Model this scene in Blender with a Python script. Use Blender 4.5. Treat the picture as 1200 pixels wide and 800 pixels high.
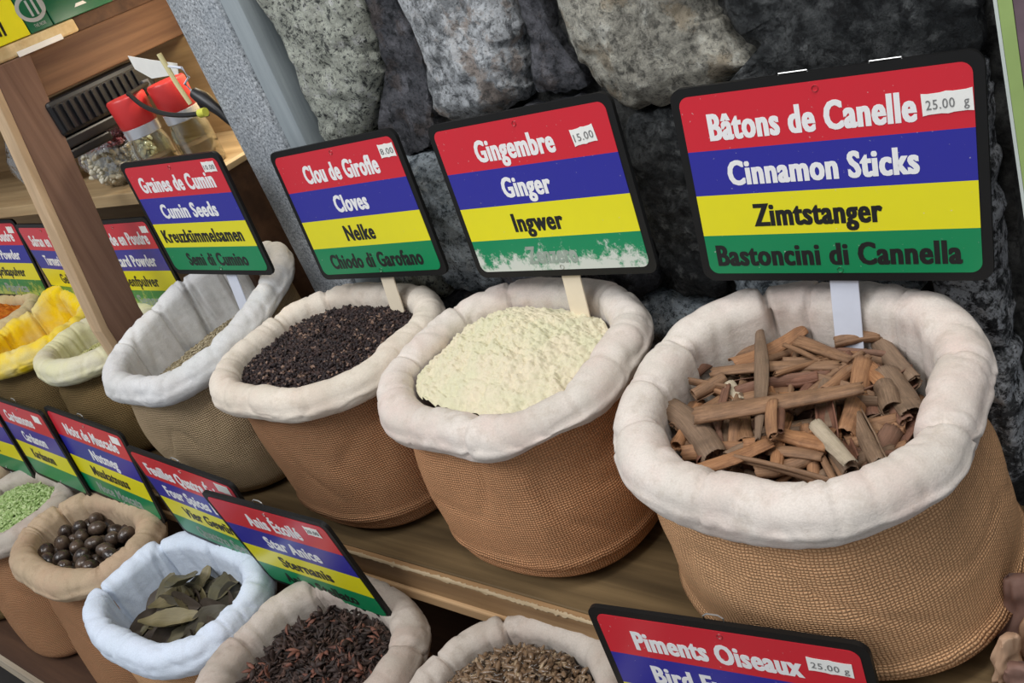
import bpy, bmesh, math, random
from mathutils import Vector, Matrix, noise
PI = math.pi
for _o in list(bpy.data.objects): bpy.data.objects.remove(_o)
SC = bpy.context.scene
COL = SC.collection

# ------------------------------------------------------------------ camera
FPX, YAW, PITCH, ROLL = 1056.0, 0.798, 0.481, -0.384
fw = Vector((-math.sin(YAW)*math.cos(PITCH), math.cos(YAW)*math.cos(PITCH), -math.sin(PITCH)))
r0 = Vector((math.cos(YAW), math.sin(YAW), 0)); u0 = r0.cross(fw)
rt = math.cos(ROLL)*r0 + math.sin(ROLL)*u0
up = -math.sin(ROLL)*r0 + math.cos(ROLL)*u0
cd = bpy.data.cameras.new('camera'); cam = bpy.data.objects.new('camera', cd); COL.objects.link(cam)
M3 = Matrix((rt, up, -fw)).transposed()
cam.matrix_world = Matrix.Translation((0.455, -0.569, 0.347)) @ M3.to_4x4()
cd.sensor_width = 36; cd.lens = FPX*36/1200; cd.clip_start = 0.02
SC.camera = cam

# ------------------------------------------------------------------ light
w = bpy.data.worlds.new('world'); SC.world = w; w.use_nodes = True
bg = w.node_tree.nodes['Background']; bg.inputs[0].default_value = (0.90, 0.94, 1.0, 1); bg.inputs[1].default_value = 0.34
def area(name, loc, target, sx, sy, e, col=(1, 1, 1)):
    d = bpy.data.lights.new(name, 'AREA'); d.shape = 'RECTANGLE'; d.size = sx; d.size_y = sy; d.energy = e; d.color = col
    o = bpy.data.objects.new(name, d); COL.objects.link(o); o.location = loc
    o.rotation_euler = (Vector(target)-Vector(loc)).to_track_quat('-Z', 'Y').to_euler(); return o
area('shop_front_daylight', (-0.7, -1.75, 2.15), (-0.1, 0, -0.1), 1.9, 1.0, 46, (0.97, 0.98, 1.0))
area('niche_fill_light', (-0.60, 0.17, 0.33), (-0.68, 0.25, 0.15), 0.05, 0.05, 0.7, (1.0, 0.90, 0.72))  # added area light to brighten the cabinet niche; no fixture stands there
area('ceiling_tube_light', (0.55, -0.35, 1.7), (0.1, -0.05, -0.1), 0.9, 0.25, 15, (1.0, 0.97, 0.93))
SC.view_settings.view_transform = 'Standard'; SC.view_settings.look = 'None'
SC.view_settings.exposure = 0.06; SC.view_settings.gamma = 1.0; SC.view_settings.use_curve_mapping = False

# ------------------------------------------------------------------ node helpers
class NT:
    def __init__(s, name):
        s.m = bpy.data.materials.new(name); s.m.use_nodes = True; s.t = s.m.node_tree; s.n = s.t.nodes
        s.b = s.n['Principled BSDF']; s.out = s.n['Material Output']
    def L(s, a, b): s.t.links.new(a, b)
    def new(s, ty, **k):
        x = s.n.new(ty)
        for a, v in k.items(): setattr(x, a, v)
        return x
    def inp(s, sock, v):
        if hasattr(v, 'is_linked') or hasattr(v, 'links'): s.L(v, sock)
        else: sock.default_value = v
    def coord(s, which='Object'): return s.new('ShaderNodeTexCoord').outputs[which]
    def mapping(s, vec, scale=(1, 1, 1), rot=(0, 0, 0)):
        m = s.new('ShaderNodeMapping'); s.L(vec, m.inputs[0]); m.inputs['Scale'].default_value = scale; m.inputs['Rotation'].default_value = rot
        return m.outputs[0]
    def noise(s, vec, scale, detail=4, rough=0.55):
        x = s.new('ShaderNodeTexNoise'); s.L(vec, x.inputs['Vector']); x.inputs['Scale'].default_value = scale
        x.inputs['Detail'].default_value = detail; x.inputs['Roughness'].default_value = rough; return x.outputs['Fac']
    def vor(s, vec, scale, out='Distance', feature='F1'):
        x = s.new('ShaderNodeTexVoronoi', feature=feature); s.L(vec, x.inputs['Vector']); x.inputs['Scale'].default_value = scale; return x.outputs[out]
    def math(s, op, a, b=0.0, clamp=False):
        x = s.new('ShaderNodeMath', operation=op); x.use_clamp = clamp; s.inp(x.inputs[0], a); s.inp(x.inputs[1], b); return x.outputs[0]
    def ramp(s, fac, stops):
        x = s.new('ShaderNodeValToRGB'); s.L(fac, x.inputs[0]); e = x.color_ramp.elements
        while len(e) < len(stops): e.new(0.5)
        for i, (p, c) in enumerate(stops):
            e[i].position = p; e[i].color = (c[0], c[1], c[2], 1) if hasattr(c, '__len__') else (c, c, c, 1)
        return x.outputs[0]
    def mix(s, fac, a, b, blend='MIX'):
        x = s.new('ShaderNodeMix', data_type='RGBA', blend_type=blend); s.inp(x.inputs[0], fac)
        for k, v in ((6, a), (7, b)):
            if hasattr(v, '__len__'): x.inputs[k].default_value = (v[0], v[1], v[2], 1)
            else: s.L(v, x.inputs[k])
        return x.outputs[2]
    def bump(s, h, strength=0.5, dist=0.002, prev=None):
        x = s.new('ShaderNodeBump'); x.inputs['Strength'].default_value = strength; x.inputs['Distance'].default_value = dist
        s.L(h, x.inputs['Height'])
        if prev is not None: s.L(prev, x.inputs['Normal'])
        return x.outputs[0]
    def done(s, col=None, rough=0.7, normal=None, spec=0.4, metal=0.0):
        if col is not None: s.inp(s.b.inputs['Base Color'], (col[0], col[1], col[2], 1) if hasattr(col, '__len__') else col)
        s.inp(s.b.inputs['Roughness'], rough); s.b.inputs['Specular IOR Level'].default_value = spec; s.b.inputs['Metallic'].default_value = metal
        if normal is not None: s.L(normal, s.b.inputs['Normal'])
        return s.m

def plain(name, c, rough=0.6, metal=0.0, spec=0.4, var=0.12, scale=40):
    t = NT(name); v = t.coord(); n = t.noise(v, scale, 3)
    col = t.mix(n, tuple(x*(1-var) for x in c), tuple(min(1, x*(1+var)) for x in c))
    return t.done(col, rough, t.bump(n, 0.15, 0.001), spec, metal)

def m_linen(name, base=(0.76, 0.69, 0.625), stain=(0.64, 0.46, 0.40), dirt=(0.42, 0.34, 0.26), amt=0.65, dust=None):
    t = NT(name); v = t.coord()
    a = t.noise(v, 11, 5, 0.62); c = t.mix(t.math('MULTIPLY', t.ramp(a, [(0.44, 0), (0.62, 1)]), amt*0.8), base, stain)
    a2 = t.noise(t.mapping(v, (1, 1, 1), (0.4, 0.2, 0)), 17, 5, 0.6); c = t.mix(t.math('MULTIPLY', t.ramp(a2, [(0.46, 0), (0.62, 1)]), amt*0.6), c, (base[0]*0.72, base[1]*0.76, base[2]*0.72))
    b = t.noise(v, 55, 7, 0.75); c = t.mix(t.math('MULTIPLY', t.ramp(b, [(0.53, 0), (0.66, 1)]), amt*0.5), c, dirt)
    g = t.noise(v, 700, 3, 0.7); c = t.mix(t.math('MULTIPLY', t.ramp(g, [(0.35, 1), (0.62, 0)]), 0.30), c, tuple(x*0.6 for x in base))
    if dust:
        d = t.noise(v, 22, 4); c = t.mix(t.math('MULTIPLY', t.ramp(d, [(0.34, 0), (0.62, 1)]), dust[1]), c, dust[0])
    nrm = t.bump(g, 0.40, 0.0008); nrm = t.bump(t.noise(v, 110, 3, 0.5), 0.18, 0.0018, nrm); nrm = t.bump(t.noise(t.mapping(v, (1, 1, 2.2)), 30, 3, 0.5), 0.25, 0.005, nrm)
    return t.done(c, 0.95, nrm, 0.05)

def m_weave(name, light, dark, pitch=0.003, tint=(0.35, 0.22, 0.12)):
    t = NT(name); uv = t.coord('UV'); v = t.coord()
    wob = t.noise(v, 60, 2); sx = t.new('ShaderNodeSeparateXYZ'); t.L(uv, sx.inputs[0])
    X = t.math('ADD', t.math('MULTIPLY', sx.outputs[0], 1/pitch), t.math('MULTIPLY', wob, 1.2))
    Y = t.math('ADD', t.math('MULTIPLY', sx.outputs[1], 1/pitch), t.math('MULTIPLY', wob, 1.6))
    ax = t.math('ABSOLUTE', t.math('SINE', t.math('MULTIPLY', X, PI))); ay = t.math('ABSOLUTE', t.math('SINE', t.math('MULTIPLY', Y, PI)))
    par = t.math('MODULO', t.math('ADD', t.math('FLOOR', X), t.math('FLOOR', Y)), 2.0)
    par = t.math('ABSOLUTE', par)
    hx = t.math('MULTIPLY', ax, t.math('POWER', ay, 0.4)); hy = t.math('MULTIPLY', ay, t.math('POWER', ax, 0.4))
    h = t.math('ADD', t.math('MULTIPLY', hx, par), t.math('MULTIPLY', hy, t.math('SUBTRACT', 1.0, par)))
    c = t.mix(t.math('POWER', h, 0.7), dark, light)
    strk = t.noise(t.mapping(uv, (35, 700, 1)), 1.0, 3); c = t.mix(t.math('MULTIPLY', t.ramp(strk, [(0.42, 0), (0.7, 1)]), 0.45), c, tint)
    strk2 = t.noise(t.mapping(uv, (700, 30, 1)), 1.0, 3); c = t.mix(t.math('MULTIPLY', t.ramp(strk2, [(0.45, 0), (0.7, 1)]), 0.25), c, tint)
    big = t.noise(v, 9, 3); c = t.mix(t.ramp(big, [(0.35, 0.25), (0.65, 0)]), c, tuple(x*0.55 for x in light))
    return t.done(c, 0.92, t.bump(h, 0.9, 0.0012), 0.1)

def m_wood(name, a, b, scale=1.0, rough=0.65, axis='X'):
    t = NT(name); v = t.coord()
    sc = {'X': (3, 60, 60), 'Y': (60, 3, 60), 'Z': (60, 60, 3)}[axis]
    mp = t.mapping(v, tuple(k*scale for k in sc)); n = t.noise(mp, 1.0, 6, 0.6); n2 = t.noise(t.mapping(v, tuple(k*scale*0.3 for k in sc)), 1.0, 4, 0.6)
    c = t.mix(t.ramp(n, [(0.3, 0), (0.7, 1)]), a, b); c = t.mix(t.math('MULTIPLY', t.ramp(n2, [(0.5, 0), (0.62, 1)]), 0.5), c, tuple(x*0.6 for x in a))
    return t.done(c, rough, t.bump(n, 0.35, 0.001), 0.3)

def m_stone(name, a, b, pit, mixp=(0.42, 0.58), pitd=0.5, warm=None, big=16):
    t = NT(name); v = t.coord(); dv = t.new('ShaderNodeVectorMath', operation='ADD'); t.L(v, dv.inputs[0])
    nc = t.new('ShaderNodeTexNoise'); t.L(v, nc.inputs['Vector']); nc.inputs['Scale'].default_value = 60; nc.inputs['Detail'].default_value = 4
    ms = t.new('ShaderNodeVectorMath', operation='SCALE'); t.L(nc.outputs['Color'], ms.inputs[0]); ms.inputs['Scale'].default_value = 0.012; t.L(ms.outputs[0], dv.inputs[1]); v = dv.outputs[0]
    n1 = t.noise(v, big, 9, 0.70); n2 = t.noise(v, 95, 8, 0.78); n3 = t.noise(v, 240, 6, 0.75)
    f = t.math('ADD', t.math('MULTIPLY', n1, 0.45), t.math('MULTIPLY', n2, 0.55))
    c = t.mix(t.ramp(f, [(mixp[0], 0), (mixp[1], 1)]), a, b)
    if warm: c = t.mix(t.ramp(t.noise(v, 26, 6, 0.7), [(0.53, 0), (0.60, 0.7)]), c, warm)
    c = t.mix(t.ramp(t.noise(v, 48, 7, 0.7), [(0.56, 0), (0.62, 0.55)]), c, tuple(min(1, x*1.45) for x in b))
    p = t.ramp(n2, [(0.40, 1), (0.46, 0)]); c = t.mix(t.math('MULTIPLY', p, pitd), c, pit)
    p2 = t.ramp(n3, [(0.40, 1), (0.45, 0)]); c = t.mix(t.math('MULTIPLY', p2, pitd), c, pit)
    nrm = t.bump(n2, 1.0, 0.012); nrm = t.bump(n3, 1.0, 0.005, nrm)
    return t.done(c, 0.8, nrm, 0.45)

# ------------------------------------------------------------------ object helpers
def mesh(name, V, F, mat=None, smooth=True, uvs=None):
    me = bpy.data.meshes.new(name); me.from_pydata([tuple(p) for p in V], [], F); me.update()
    if smooth: me.polygons.foreach_set('use_smooth', [True]*len(me.polygons))
    if mat: me.materials.append(mat)
    if uvs:
        l = me.uv_layers.new(name='UVMap'); vi = [0]*len(me.loops); me.loops.foreach_get('vertex_index', vi)
        fl = []
        for i in vi: fl += uvs[i]
        l.data.foreach_set('uv', fl)
    return me
def link(name, me, parent=None, loc=(0, 0, 0), rot=(0, 0, 0)):
    o = bpy.data.objects.new(name, me); COL.objects.link(o); o.location = loc; o.rotation_euler = rot
    if parent: o.parent = parent
    return o
def tag(o, label, cat, group=None, kind=None):
    if label: o['label'] = label
    if cat: o['category'] = cat
    if group: o['group'] = group
    if kind: o['kind'] = kind
    return o
def empty(name, loc, label, cat, group=None, rot=(0, 0, 0)):
    o = bpy.data.objects.new(name, None); COL.objects.link(o); o.location = loc; o.rotation_euler = rot
    o.empty_display_size = 0.02
    return tag(o, label, cat, group)
class MB:
    def __init__(s): s.bm = bmesh.new()
    def box(s, x0, x1, y0, y1, z0, z1, bev=0.0, M=None):
        r = bmesh.ops.create_cube(s.bm, size=1.0); vs = r['verts']
        for v in vs: v.co = Vector(((x0+x1)/2+v.co.x*(x1-x0), (y0+y1)/2+v.co.y*(y1-y0), (z0+z1)/2+v.co.z*(z1-z0)))
        if bev:
            es = list({e for v in vs for e in v.link_edges}); rr = bmesh.ops.bevel(s.bm, geom=es, offset=bev, segments=2, affect='EDGES', profile=0.5)
            vs = list({v for f in rr['faces'] for v in f.verts} | {v for v in vs if v.is_valid})
        if M: bmesh.ops.transform(s.bm, matrix=M, verts=vs)
        return s
    def tube(s, pts, r, seg=10, cap=True):
        pts = [Vector(p) for p in pts]; n = len(pts); rs = r if hasattr(r, '__len__') else [r]*n; rings = []
        up_ = Vector((0, 0, 1))
        for i, p in enumerate(pts):
            d = (pts[min(i+1, n-1)]-pts[max(i-1, 0)]).normalized(); a = d.cross(up_)
            if a.length < 0.05: a = d.cross(Vector((0, 1, 0)))
            a.normalize(); b = d.cross(a)
            rings.append([s.bm.verts.new(p+rs[i]*(math.cos(2*PI*k/seg)*a+math.sin(2*PI*k/seg)*b)) for k in range(seg)])
        for i in range(n-1):
            for k in range(seg):
                s.bm.faces.new((rings[i][k], rings[i][(k+1) % seg], rings[i+1][(k+1) % seg], rings[i+1][k]))
        if cap:
            s.bm.faces.new(rings[0][::-1]); s.bm.faces.new(rings[-1])
        return s
    def lathe(s, prof, c=(0, 0, 0), seg=32):
        rings = []
        for r, z in prof: rings.append([s.bm.verts.new((c[0]+r*math.cos(2*PI*k/seg), c[1]+r*math.sin(2*PI*k/seg), c[2]+z)) for k in range(seg)])
        for i in range(len(prof)-1):
            for k in range(seg): s.bm.faces.new((rings[i][k], rings[i][(k+1) % seg], rings[i+1][(k+1) % seg], rings[i+1][k]))
        return s
    def poly(s, pts, thick, axis=Vector((0, 1, 0))):
        a = [s.bm.verts.new(p) for p in pts]; b = [s.bm.verts.new(Vector(p)+axis*thick) for p in pts]; n = len(pts)
        s.bm.faces.new(a); s.bm.faces.new(b[::-1])
        for i in range(n): s.bm.faces.new((a[i], b[i], b[(i+1) % n], a[(i+1) % n]))
        return s
    def build(s, name, mat, parent=None, smooth=False, loc=(0, 0, 0), rot=(0, 0, 0)):
        bmesh.ops.recalc_face_normals(s.bm, faces=s.bm.faces[:])
        me = bpy.data.meshes.new(name); s.bm.to_mesh(me); s.bm.free(); me.materials.append(mat)
        if smooth:
            me.polygons.foreach_set('use_smooth', [True]*len(me.polygons))
            try: me.set_sharp_from_angle(angle=0.7)
            except Exception: pass
        return link(name, me, parent, loc, rot)
def nz(x, y, z): return noise.noise(Vector((x, y, z)))
def fbm(x, y, z, o=4): return noise.fractal(Vector((x, y, z)), 1.0, 2.0, o)

# ------------------------------------------------------------------ materials
LIN = m_linen('linen_pinkish'); LIN2 = m_linen('linen_cream', (0.78, 0.70, 0.60), (0.60, 0.45, 0.36), (0.42, 0.34, 0.25), 0.55)
LIN3 = m_linen('linen_grey_white', (0.72, 0.72, 0.72), (0.60, 0.56, 0.53), (0.34, 0.32, 0.30), 0.5)
LIN4 = m_linen('linen_tan', (0.54, 0.41, 0.28), (0.50, 0.32, 0.22), (0.24, 0.16, 0.10), 0.7)
LIN5 = m_linen('cotton_blue_white', (0.72, 0.80, 0.92), (0.66, 0.72, 0.86), (0.50, 0.54, 0.64), 0.3)
LIN6 = m_linen('linen_dusty', (0.56, 0.50, 0.44), (0.46, 0.34, 0.28), (0.26, 0.20, 0.15), 0.7)
LIN7 = m_linen('linen_green_dusted', (0.74, 0.70, 0.54), (0.62, 0.47, 0.36), (0.46, 0.40, 0.18), 0.45, dust=((0.78, 0.78, 0.38), 0.5))
LIN8 = m_linen('linen_turmeric', (0.86, 0.72, 0.30), (0.85, 0.58, 0.03), (0.75, 0.40, 0.02), 0.4, dust=((0.93, 0.66, 0.01), 0.95))
LIN9 = m_linen('linen_ochre', (0.70, 0.58, 0.34), (0.60, 0.36, 0.12), (0.45, 0.22, 0.06), 0.5)
BUR1 = m_weave('burlap_tan', (1.0, 0.60, 0.32), (0.44, 0.19, 0.085), 0.0027)
BUR2 = m_weave('burlap_rust', (0.90, 0.47, 0.24), (0.36, 0.145, 0.062), 0.0026)
BUR3 = m_weave('burlap_brown', (0.60, 0.31, 0.16), (0.22, 0.095, 0.045), 0.0026)
BUR4 = m_weave('burlap_olive', (0.66, 0.49, 0.31), (0.26, 0.175, 0.10), 0.0026, (0.3, 0.24, 0.12))
BUR5 = m_weave('burlap_drab', (0.30, 0.20, 0.09), (0.11, 0.07, 0.03), 0.0029, (0.2, 0.15, 0.06))
SHELF = m_wood('shelf_wood', (0.085, 0.055, 0.024), (0.21, 0.14, 0.065)); EDGE = m_wood('shelf_edge_wood', (0.26, 0.15, 0.07), (0.46, 0.29, 0.14))
BATTEN = m_wood('pine_batten', (0.52, 0.32, 0.16), (0.72, 0.48, 0.26)); POST = m_wood('post_wood', (0.14, 0.075, 0.05), (0.25, 0.145, 0.10), 1.2, axis='Z')
POSTL = m_wood('post_sapwood', (0.50, 0.34, 0.20), (0.66, 0.48, 0.30), 1.0, axis='Z')
RAIL = m_wood('rail_wood', (0.13, 0.065, 0.035), (0.25, 0.14, 0.075)); PINE = m_wood('pine_light', (0.62, 0.45, 0.22), (0.82, 0.66, 0.38)); DARKW = m_wood('dark_wood_and_shade', (0.06, 0.03, 0.018), (0.11, 0.055, 0.03))
BLACK = plain('sign_black', (0.010, 0.010, 0.010), 0.45, spec=0.25); STEEL = plain('screw_steel', (0.6, 0.58, 0.55), 0.35, 1.0)
BLKM = plain('black_cast_metal', (0.012, 0.012, 0.014), 0.4, spec=0.5); WIRE = plain('galvanised_wire', (0.62, 0.62, 0.60), 0.35, 0.9)
WHITE = plain('white_plastic', (0.66, 0.70, 0.80), 0.4); STAKEW = plain('pale_wood_stake', (0.78, 0.68, 0.52), 0.6); PAPER = plain('white_paper', (0.88, 0.88, 0.84), 0.7)

# ------------------------------------------------------------------ setting: wall of stones
def stone_obj(name, outline, mat, parent, y0=0.072, bulge=0.016, rough=0.006, seed=0, edge=0.004, seg=110, rings=34, label=None):
    n = len(outline); cx = sum(p[0] for p in outline)/n; cz = sum(p[1] for p in outline)/n; out = []
    for i in range(seg):                                           # dense outline, corners softened by Catmull-Rom
        t = i/seg*n; k = int(t); f = t-k; P = [Vector(outline[(k+j-1) % n]) for j in range(4)]
        lin = P[1].lerp(P[2], f); cr = 0.5*((2*P[1])+(P[2]-P[0])*f+(2*P[0]-5*P[1]+4*P[2]-P[3])*f*f+(-P[0]+3*P[1]-3*P[2]+P[3])*f**3)
        q = lin.lerp(cr, 0.55); out.append((q.x+edge*fbm(q.x*55, q.y*55, seed)*1.2, q.y+edge*fbm(q.x*55, q.y*55, seed+9)*1.2))
    V = [(cx, 0, cz)]; F = []
    for r in range(1, rings+1):
        s = 1-(1-r/rings)**1.5
        for (x, z) in out: V.append((cx+(x-cx)*s, 0, cz+(z-cz)*s))
    V2 = []
    for idx, (x, y, z) in enumerate(V):
        ring = 0 if idx == 0 else (idx-1)//seg+1; s = 1-(1-ring/rings)**1.5
        d = bulge*(1-s**7)+rough*fbm(x*14, z*14, seed*3.1, 3)+rough*0.6*fbm(x*45, z*45, seed, 4)*min(1, (1-s)*8)
        V2.append((x, y0-d, z))
    b = len(V2)
    for (x, z) in out: V2.append((x, y0+0.03, z))
    for i in range(seg): F.append((0, 1+i, 1+(i+1) % seg))
    for r in range(rings-1):
        for i in range(seg):
            a = 1+r*seg; c = a+seg; F.append((a+i, c+i, c+(i+1) % seg, a+(i+1) % seg))
    a = 1+(rings-1)*seg
    for i in range(seg): F.append((a+i, b+i, b+(i+1) % seg, a+(i+1) % seg))
    o = link(name, mesh(name, V2, F, mat), parent)
    if label: o['label'] = label
    return o
MORT = m_stone('mortar_dark', (0.05, 0.052, 0.05), (0.16, 0.16, 0.15), (0.01, 0.01, 0.01))
ST_L = m_stone('stone_pale_speckled', (0.42, 0.45, 0.38), (0.80, 0.83, 0.72), (0.035, 0.04, 0.045), (0.36, 0.56), 0.9)
ST_D = m_stone('stone_dark_blue', (0.055, 0.06, 0.072), (0.22, 0.22, 0.245), (0.01, 0.01, 0.012), (0.44, 0.62), 0.6, warm=(0.16, 0.13, 0.12))
ST_B = m_stone('stone_lichen_white', (0.34, 0.36, 0.38), (0.92, 0.96, 1.0), (0.07, 0.08, 0.09), (0.45, 0.54), 0.6, warm=(0.56, 0.44, 0.36))
ST_W = m_stone('stone_warm_grey', (0.30, 0.285, 0.24), (0.76, 0.73, 0.62), (0.08, 0.08, 0.07), (0.42, 0.55), 0.6, warm=(0.50, 0.40, 0.27), big=22)
ST_K = m_stone('stone_black_basalt', (0.030, 0.034, 0.037), (0.19, 0.20, 0.20), (0.006, 0.006, 0.007), (0.46, 0.66), 0.7)
ST_S = m_stone('stone_salt_pepper', (0.10, 0.105, 0.11), (0.85, 0.88, 0.92), (0.010, 0.010, 0.012), (0.46, 0.53), 0.9, big=40)
ST_BL = m_stone('stone_blue_grey', (0.20, 0.25, 0.29), (0.66, 0.74, 0.80), (0.03, 0.04, 0.05), (0.43, 0.56), 0.8)

def rough_slab(name, x0, x1, z0, z1, y, nx, nzz, amp, mat, seed=1):
    V = []; F = []
    for j in range(nzz+1):
        for i in range(nx+1):
            x = x0+(x1-x0)*i/nx; z = z0+(z1-z0)*j/nzz; V.append((x, y-amp*fbm(x*25, z*25, seed, 4), z))
    for j in range(nzz):
        for i in range(nx): a = j*(nx+1)+i; F.append((a, a+1, a+nx+2, a+nx+1))
    n = len(V); W = nx+1
    for (x, z) in ((x0, z0), (x1, z0), (x1, z1), (x0, z1)): V.append((x, y+0.12, z))
    F.append((n+3, n+2, n+1, n)); F.append(tuple([n, n+1]+[i for i in range(nx, -1, -1)]))
    F.append(tuple([n+2, n+3]+[nzz*W+i for i in range(W)])); F.append(tuple([n+1, n+2]+[j*W+nx for j in range(nzz, -1, -1)])); F.append(tuple([n+3, n]+[j*W for j in range(nzz+1)]))
    return link(name, mesh(name, V, F, mat))
wall = rough_slab('wall_back', -0.36, 0.318, -0.9, 0.75, 0.088, 130, 200, 0.010, MORT); wall['kind'] = 'structure'
stones = [
 ([(-0.352, 0.36), (-0.215, 0.37), (-0.214, 0.265), (-0.226, 0.218), (-0.235, 0.19), (-0.286, 0.135), (-0.352, 0.12), (-0.352, 0.24)], ST_L, 0.018, 1),
 ([(-0.205, 0.37), (-0.176, 0.37), (-0.176, 0.258), (-0.168, 0.208), (-0.188, 0.141), (-0.205, 0.112), (-0.249, 0.106), (-0.272, 0.136), (-0.228, 0.186), (-0.206, 0.264)], ST_D, 0.003, 2),
 ([(-0.168, 0.36), (-0.050, 0.36), (-0.047, 0.232), (-0.056, 0.174), (-0.068, 0.145), (-0.120, 0.132), (-0.176, 0.141), (-0.163, 0.209)], ST_B, 0.020, 3),
 ([(-0.038, 0.35), (-0.014, 0.35), (-0.015, 0.226), (-0.012, 0.183), (0.000, 0.146), (-0.052, 0.149), (-0.043, 0.20)], ST_D, 0.004, 4),
 ([(-0.006, 0.34), (0.128, 0.34), (0.132, 0.198), (0.138, 0.165), (0.158, 0.141), (0.078, 0.122), (0.033, 0.123), (0.010, 0.149), (-0.004, 0.189)], ST_W, 0.018, 5),
 ([(0.138, 0.33), (0.304, 0.33), (0.306, 0.20), (0.306, 0.125), (0.221, 0.087), (0.092, 0.100), (0.168, 0.139), (0.147, 0.17), (0.141, 0.197)], ST_K, 0.014, 6),
 ([(0.270, 0.095), (0.308, 0.118), (0.310, 0.02), (0.312, -0.10), (0.285, -0.11), (0.262, -0.05), (0.262, 0.04)], ST_S, 0.020, 7),
 ([(0.030, 0.116), (0.082, 0.108), (0.090, 0.02), (0.084, -0.06), (0.030, -0.06), (0.020, 0.03)], ST_K, 0.012, 8),
 ([(-0.262, 0.098), (-0.206, 0.103), (-0.188, 0.05), (-0.186, -0.06), (-0.255, -0.06), (-0.270, 0.03)], ST_BL, 0.018, 9),
 ([(-0.352, 0.108), (-0.276, 0.095), (-0.280, 0.02), (-0.27, -0.07), (-0.352, -0.07)], ST_L, 0.012, 10),
 ([(-0.178, 0.125), (-0.070, 0.135), (-0.010, 0.135), (0.012, 0.09), (0.010, -0.06), (-0.172, -0.07), (-0.178, 0.03)], ST_D, 0.008, 11),
 ([(0.098, 0.088), (0.220, 0.080), (0.250, 0.05), (0.250, -0.06), (0.098, -0.07)], ST_BL, 0.008, 12),
 ([(-0.352, -0.082), (-0.190, -0.082), (-0.195, -0.235), (-0.352, -0.235)], ST_D, 0.012, 13),
 ([(-0.180, -0.082), (0.080, -0.078), (0.085, -0.235), (-0.180, -0.235)], ST_BL, 0.012, 14),
 ([(0.096, -0.075), (0.262, -0.07), (0.275, -0.12), (0.27, -0.235), (0.096, -0.235)], ST_D, 0.010, 15),
 ([(0.284, -0.122), (0.312, -0.11), (0.313, -0.24), (0.282, -0.24)], ST_S, 0.018, 16),
]
for i, (ol, mt, bu, sd) in enumerate(stones):
    stone_obj('stone', ol, mt, wall, bulge=bu, seed=sd, edge=0.0045)

GRAN = NT('granite_speckle'); _v = GRAN.coord(); _n = GRAN.noise(_v, 330, 5, 0.75)
_c = GRAN.ramp(_n, [(0.36, (0.05, 0.055, 0.06)), (0.45, (0.26, 0.28, 0.30)), (0.56, (0.42, 0.45, 0.48)), (0.68, (0.72, 0.75, 0.78))])
_c = GRAN.mix(GRAN.ramp(GRAN.noise(_v, 18, 4), [(0.4, 0.0), (0.75, 0.45)]), _c, (0.20, 0.24, 0.28)); GRAN = GRAN.done(_c, 0.5, GRAN.bump(_n, 0.3, 0.0008), 0.5)
CEM = NT('cement_smooth'); _v = CEM.coord(); _n = CEM.noise(CEM.mapping(_v, (90, 90, 6)), 1, 5, 0.65)
CEM = CEM.done(CEM.mix(_n, (0.19, 0.22, 0.24), (0.40, 0.45, 0.47)), 0.7, CEM.bump(_n, 0.4, 0.002), 0.3)
pil = MB().box(-0.480, -0.395, 0.045, 0.25, -0.9, 0.75, 0.006).build('wall_pillar', GRAN, None, True); pil['kind'] = 'structure'
st = MB().box(-0.397, -0.366, 0.050, 0.25, -0.9, 0.75, 0.004).build('trim_1', CEM, None, True); st['kind'] = 'structure'
# dark set-back wall right of the stone corner, floor far below, cabinet back on the left
bk = MB().box(0.318, 1.6, 0.30, 0.36, -1.2, 1.3).build('wall_right', plain('dark_recess_wall', (0.02, 0.021, 0.026), 0.6)); bk['kind'] = 'structure'  # dark recess: the wall itself is coloured near black
fl = MB().box(-3.4, 1.8, -2.5, 0.5, -1.26, -1.2).build('floor', plain('floor_concrete', (0.10, 0.095, 0.09), 0.8, scale=6)); fl['kind'] = 'structure'
cb = MB().box(-3.2, -0.482, 0.25, 0.28, -1.2, 0.8).build('wall_left', m_wood('cabinet_back_wood', (0.36, 0.22, 0.10), (0.55, 0.37, 0.18)), None); cb['kind'] = 'structure'

# ------------------------------------------------------------------ shelf stand (post, rail, boards)
def jag(name, x0, x1, y, z, mat, parent, seed, n=500, w=0.004, h=0.004):
    V = []; F = []
    for i in range(n+1):
        x = x0+(x1-x0)*i/n; a = fbm(x*190, seed, 0.3, 5)*w*0.9; V += [(x, y-0.0004+a*0.2, z-h*0.3-abs(a)*.8), (x, y-0.0014+a*.25, z+a*0.15), (x, y+w*0.35+abs(a)*.8, z+0.0008)]
    for i in range(n):
        a = i*3; F += [(a, a+3, a+4, a+1), (a+1, a+4, a+5, a+2)]
    return link(name, mesh(name, V, F, mat), parent)
stand = empty('shelf_stand', (0, 0, 0), 'brown wooden shelving stand in front of the stone wall, holding both rows of sacks', 'shelf')
MB().box(-3.0, 0.42, -0.172, 0.044, -0.274, -0.248, 0.002).build('shelf_board', SHELF, stand)
MB().box(-3.0, 0.42, -0.180, -0.172, -0.279, -0.2485, 0.001).build('shelf_edging', EDGE, stand)
MB().box(-3.0, 0.42, -0.184, -0.160, -0.294, -0.279, 0.002).build('batten', BATTEN, stand)
jag('frayed_edge', -3.0, 0.42, -0.180, -0.2485, m_wood('frayed_wood', (0.28, 0.20, 0.11), (0.62, 0.50, 0.33), 3.0), stand, 3, 2200)
MB().box(-3.0, 0.6, -0.392, 0.04, -0.545, -0.522, 0.002).build('shelf_board', DARKW, stand)  # board coloured dark to stand for the shade under the upper shelf
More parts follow.
